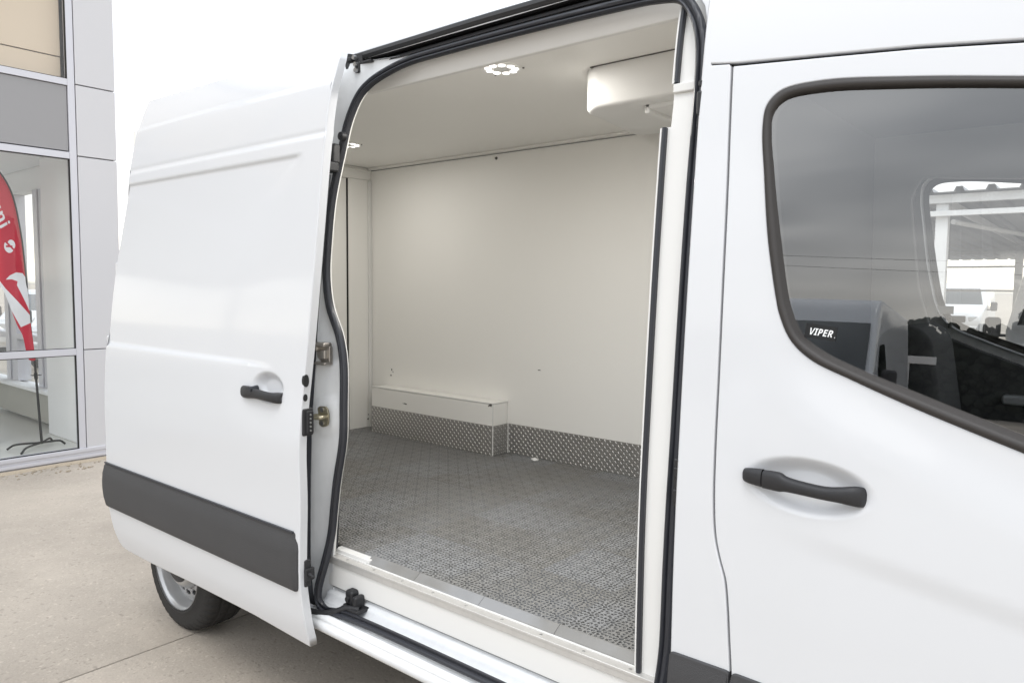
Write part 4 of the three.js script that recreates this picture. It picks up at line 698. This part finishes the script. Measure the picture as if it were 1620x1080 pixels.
// ------------------------------------------------------------------ other vehicles
function vehicle(name, label, category, paint, P, group) { // P: length profile, widths; faces +z
  const o = thing(name, label, category, group), W = P.w;
  const taper = (g) => { const p = g.attributes.position; for (let i = 0; i < p.count; i++) { const y = p.getY(i), z = p.getZ(i); p.setX(i, p.getX(i) * (1 - P.lean * sst(P.belt, P.h, y)) * (1 - 0.10 * sst(P.nose - 0.9, P.nose + 0.1, z))); } g.computeVertexNormals(); return g; };
  const sh = new THREE.Shape(fillet(P.side, 8).map(p => new THREE.Vector2(...p)));
  let g = new THREE.ExtrudeGeometry(sh, { depth: 2 * W - 0.12, steps: 6, bevelEnabled: true, bevelThickness: 0.06, bevelSize: 0.06, bevelSegments: 4 }); g.translate(0, 0, -W + 0.06); g.rotateY(-Math.PI / 2); // profile f -> +z
  mesh('body', toCreasedNormals(taper(g), 0.6), paint, o);
  const at = (s, y, f) => V(s, y, f);
  const strip = (a, b, wa, wb, off) => { const rows = []; for (let i = 0; i <= 6; i++) { const t = i / 6, r = []; for (let k = 0; k <= 10; k++) { const s = k / 5 - 1; r.push(V(s * (wa + (wb - wa) * t), a[1] + (b[1] - a[1]) * t + off * 0.7, a[0] + (b[0] - a[0]) * t + off)); } rows.push(r); } return loft(rows); };
  mesh('windscreen', strip(P.ws[0], P.ws[1], P.wsw[0], P.wsw[1], 0.075), M.tinted, o);
  for (const s of [1, -1]) for (const win of P.wins) {
    const gg = panel([fillet(win, 4)], () => 0, { cell: 0.2, fold: 0.004, round: 0.002 }); gg.rotateY(-Math.PI / 2); // x_local (f) -> z
    const p = gg.attributes.position; for (let i = 0; i < p.count; i++) { const y = p.getY(i); p.setX(i, s * ((W + 0.006) * (1 - P.lean * sst(P.belt, P.h, y)) * (1 - 0.10 * sst(P.nose - 0.9, P.nose + 0.1, p.getZ(i))))); } gg.computeVertexNormals(); mesh('side_window', gg, M.tinted, o);
  }
  for (const s of [1, -1]) {
    mesh('headlight', new RoundedBoxGeometry(0.34, 0.2, 0.12, 2, 0.05).rotateY(s * 0.35).translate(s * (W - 0.30), P.lampY, P.nose - 0.04), M.lens, o);
    const mg = new RoundedBoxGeometry(0.20, 0.30, 0.10, 3, 0.05); mg.translate(s * (W + 0.16), P.mirrorY, P.ws[1][0] - 0.15); mesh('mirror', [mg, box(s > 0 ? W - 0.1 : -W - 0.1, s > 0 ? W + 0.1 : -W + 0.1, P.mirrorY - 0.13, P.mirrorY - 0.09, P.ws[1][0] - 0.18, P.ws[1][0] - 0.12, 0.01)], M.clad, o);
    for (const f of P.axles) { const t = new THREE.TorusGeometry(P.r - 0.085, 0.085, 10, 32); t.scale(1, 1, 1.25); t.rotateY(Math.PI / 2); t.translate(s * (W - 0.12), P.r, f); const w = mesh('wheel', t, M.tyre, o); mesh('rim', cyl(V(s * (W - 0.2), P.r, f), V(s * (W - 0.05), P.r, f), P.r - 0.10, P.r - 0.12, 20), M.steel, w); }
  }
  mesh('grille', new RoundedBoxGeometry(0.9, 0.22, 0.06, 2, 0.03).translate(0, P.lampY - 0.02, P.nose + 0.035), M.black, o);
  mesh('bumper', new RoundedBoxGeometry(1.6 * W / 0.95, 0.24, 0.16, 3, 0.05).translate(0, 0.46, P.nose + 0.01), P.bumper ?? M.clad, o);
  mesh('number_plate', box(-0.26, 0.26, 0.43, 0.54, P.nose + 0.085, P.nose + 0.097, 0.002), M.trim, o);
  return o;
}
M.lens = std('headlight_lens', 0.55, 0.57, 0.6, 0.12, { metalness: 0.4 });
const greyPaint = phys('pale_silver_paint', 0.60, 0.625, 0.66, { roughness: 0.4, clearcoat: 0.6, clearcoatRoughness: 0.08 });
const silverPaint = phys('silver_paint', 0.52, 0.53, 0.54, { roughness: 0.35, metalness: 0.3, clearcoat: 0.6, clearcoatRoughness: 0.08 });
const highRoof = { w: 0.98, lean: 0.13, belt: 1.1, h: 2.65, nose: 2.85, lampY: 0.98, mirrorY: 1.45, r: 0.34, axles: [1.95, -1.75], side: [[-2.9, 0.36, 0.05], [-2.9, 2.55, 0.22], [0.85, 2.62, 0.35], [2.0, 1.40, 0.12], [2.72, 1.16, 0.16], [2.85, 0.8, 0.1], [2.82, 0.36, 0.08]], ws: [[1.235, 2.22], [1.905, 1.50]], wsw: [0.80, 0.86], wins: [[[0.55, 1.40, 0.05], [1.55, 1.34, 0.05], [1.15, 1.95, 0.08], [0.55, 2.0, 0.08]]] };
const lowRoof = { ...highRoof, h: 2.0, side: [[-2.4, 0.36, 0.05], [-2.4, 1.9, 0.2], [0.75, 1.95, 0.3], [1.6, 1.22, 0.12], [2.4, 0.98, 0.16], [2.52, 0.7, 0.1], [2.5, 0.32, 0.08]], nose: 2.52, lampY: 0.82, mirrorY: 1.22, belt: 1.0, r: 0.32, axles: [1.6, -1.5], ws: [[0.96, 1.76], [1.58, 1.22]], wsw: [0.70, 0.84], wins: [[[0.25, 1.12, 0.05], [1.3, 1.10, 0.05], [0.85, 1.70, 0.08], [0.25, 1.75, 0.08]]], bumper: M.paint };
const hatch = { ...lowRoof, w: 0.88, h: 1.5, lean: 0.2, belt: 0.85, nose: 2.0, lampY: 0.72, mirrorY: 1.0, r: 0.31, axles: [1.25, -1.25], side: [[-1.95, 0.32, 0.05], [-2.0, 0.9, 0.1], [-1.55, 1.42, 0.2], [-0.2, 1.48, 0.3], [0.85, 0.98, 0.15], [1.85, 0.80, 0.16], [2.0, 0.55, 0.1], [1.98, 0.3, 0.08]], ws: [[0.04, 1.36], [0.80, 1.0]], wsw: [0.60, 0.72], wins: [[[-1.4, 0.98, 0.05], [0.55, 0.96, 0.05], [-0.1, 1.34, 0.08], [-1.2, 1.36, 0.08]]], bumper: silverPaint };
{
  const a = vehicle('parked_van', 'pale grey high-roof van parked across the yard, mirrored in the white van\'s window', 'van', greyPaint, highRoof, 'vans parked around the yard'); a.position.set(-3.85, 0, 9.75); a.rotation.y = Math.PI - 0.1; 
  const b = vehicle('parked_van', 'low white van under the carport, nearest to the white posts', 'van', M.paint, lowRoof, 'vans parked around the yard'); b.position.set(-0.43, 0, -14.2); b.rotation.y = 0.05;
  const c = b.clone(); c.name = numbered('parked_van'); scene.add(c); c.userData.label = 'low white van in the open beyond the carport, farthest back'; c.position.set(-4.7, 0, -31);
  const d = vehicle('parked_car', 'silver hatchback seen through the showroom\'s side window nearest the corner', 'car', silverPaint, hatch, 'cars parked beside the showroom'); d.position.set(-17.6, 0, -6.6); d.rotation.y = 1.1;
  const e = d.clone(); e.name = numbered('parked_car'); scene.add(e); e.userData.label = 'silver hatchback seen through the showroom window behind the flag'; e.position.set(-20.9, 0, -7.0);
}
// ------------------------------------------------------------------ carport beyond the van
{
  const o = thing('carport', 'white steel carport with a ribbed roof, seen through the van\'s cab windows', 'carport');
  const white = M.frameWhite = std('white_steel', 0.78, 0.78, 0.78, 0.45), roofM = std('grey_roof_sheet', 0.30, 0.30, 0.31, 0.5);
  for (const x of [-11.5, -6.6, -1.735, 3.2, 8.0]) {
    for (const [z, y] of [[-10, 2.75], [-18, 2.66], [-26, 2.58]]) mesh('post', box(x - 0.065, x + 0.065, 0, y, z - 0.065, z + 0.065, 0.008), white, o);
    mesh('rafter', sweep([V(x, 2.80, -9.93), V(x, 2.62, -26.2)], [[-0.03, -0.05], [-0.03, 0.04], [0.03, 0.04], [0.03, -0.05]], V(0, 1, 0)), white, o);
    mesh('brace', cyl(V(x + 0.1, 2.55, -10.05), V(x + 1.5, 2.5, -17.8), 0.03), white, o);
  }
  for (const [z, y0, y1] of [[-10, 2.755, 2.855], [-9.995, 2.605, 2.668], [-18, 2.50, 2.56], [-26, 2.42, 2.48], [-26, 1.72, 1.78]]) mesh('beam', box(-12, 9, y0, y1, z + 0.066, z + 0.126, 0.006), white, o);
  const rows = [[], []]; for (let i = 0; i <= 67; i++) { const x = -12 + 0.31 * i; for (const [dx, dy] of [[0, 0], [0.17, 0], [0.195, 0.055], [0.255, 0.055], [0.28, 0]]) { rows[0].push(V(x + dx, 2.87 + dy, -9.75)); rows[1].push(V(x + dx, 2.67 + dy, -26.4)); } }
  mesh('roof_sheet', loft(rows, false, false, 0.3), roofM, o);
  rebase(o, -1.5, 0, -18);
}
// ------------------------------------------------------------------ beyond the yard, behind the camera
{
  seed = 99;
  const n = 22000, g = new THREE.IcosahedronGeometry(0.2, 0), leaf = std('dark_foliage', 0.014, 0.018, 0.011, 0.9), im = new THREE.InstancedMesh(g, leaf, n), m = new THREE.Matrix4(), q = new THREE.Quaternion(), e = new THREE.Euler();
  for (let i = 0; i < n; i++) { const x = -46 + rnd() * 74, top = 3.0 + 0.7 * vnoise(x / 2.4 + 50, 0.5, 64, 4, 5) + 0.7 * rnd(), y = rnd() * top; e.set(rnd() * 6, rnd() * 6, rnd() * 6); const s = 0.5 + rnd(); m.compose(V(x, y, 31 + rnd() * 2.4), q.setFromEuler(e), V(s, s * 0.8, s)); im.setMatrixAt(i, m); }
  im.name = 'hedge'; im.userData = { kind: 'stuff', label: 'dark ragged hedge along the far side of the yard' }; im.castShadow = im.receiveShadow = true; scene.add(im);
  tag(mesh('barrier', [box(-13, -5.6, 1.95, 2.25, 29.2, 29.3, 0.02), ...Array.from({ length: 4 }, (_, k) => box(-12.6 + 2.0 * k - 0.05, -12.6 + 2.0 * k + 0.05, 0, 1.95, 29.3, 29.4, 0))], M.frameWhite), 'pale board rail on thin posts in front of the dark hedge', 'barrier');
  for (const [k, y] of [[0, 6.1], [1, 6.6]]) tag(mesh('overhead_cable', tube([V(-40, y + 2.2, 34), V(-10, y + 0.2, 34), V(20, y - 0.9, 34)], 0.009, 40, 6), M.clad), k ? 'upper of two thin cables crossing the sky over the hedge' : 'lower of two thin cables crossing the sky over the hedge', 'cable', 'overhead cables');
}
// scrap left on the load floor
{
  seed = 15; const g = new THREE.IcosahedronGeometry(0.018, 1), p = g.attributes.position; for (let i = 0; i < p.count; i++) { const k = 0.7 + 0.6 * hash(Math.round(p.getX(i) * 900), Math.round(p.getY(i) * 900), Math.round(p.getZ(i) * 900)); p.setXYZ(i, p.getX(i) * k * 1.4, p.getY(i) * k * 0.55, p.getZ(i) * k); } g.computeVertexNormals(); g.translate(0, 0.008, 0);
  const s = tag(mesh('paper_scrap', g, M.trim), 'small crumpled white scrap on the grey floor tiles by the kick plate', 'scrap'); s.position.set(-2.58, 0.7475, -3.33);
}
renderer.render(scene, camera);
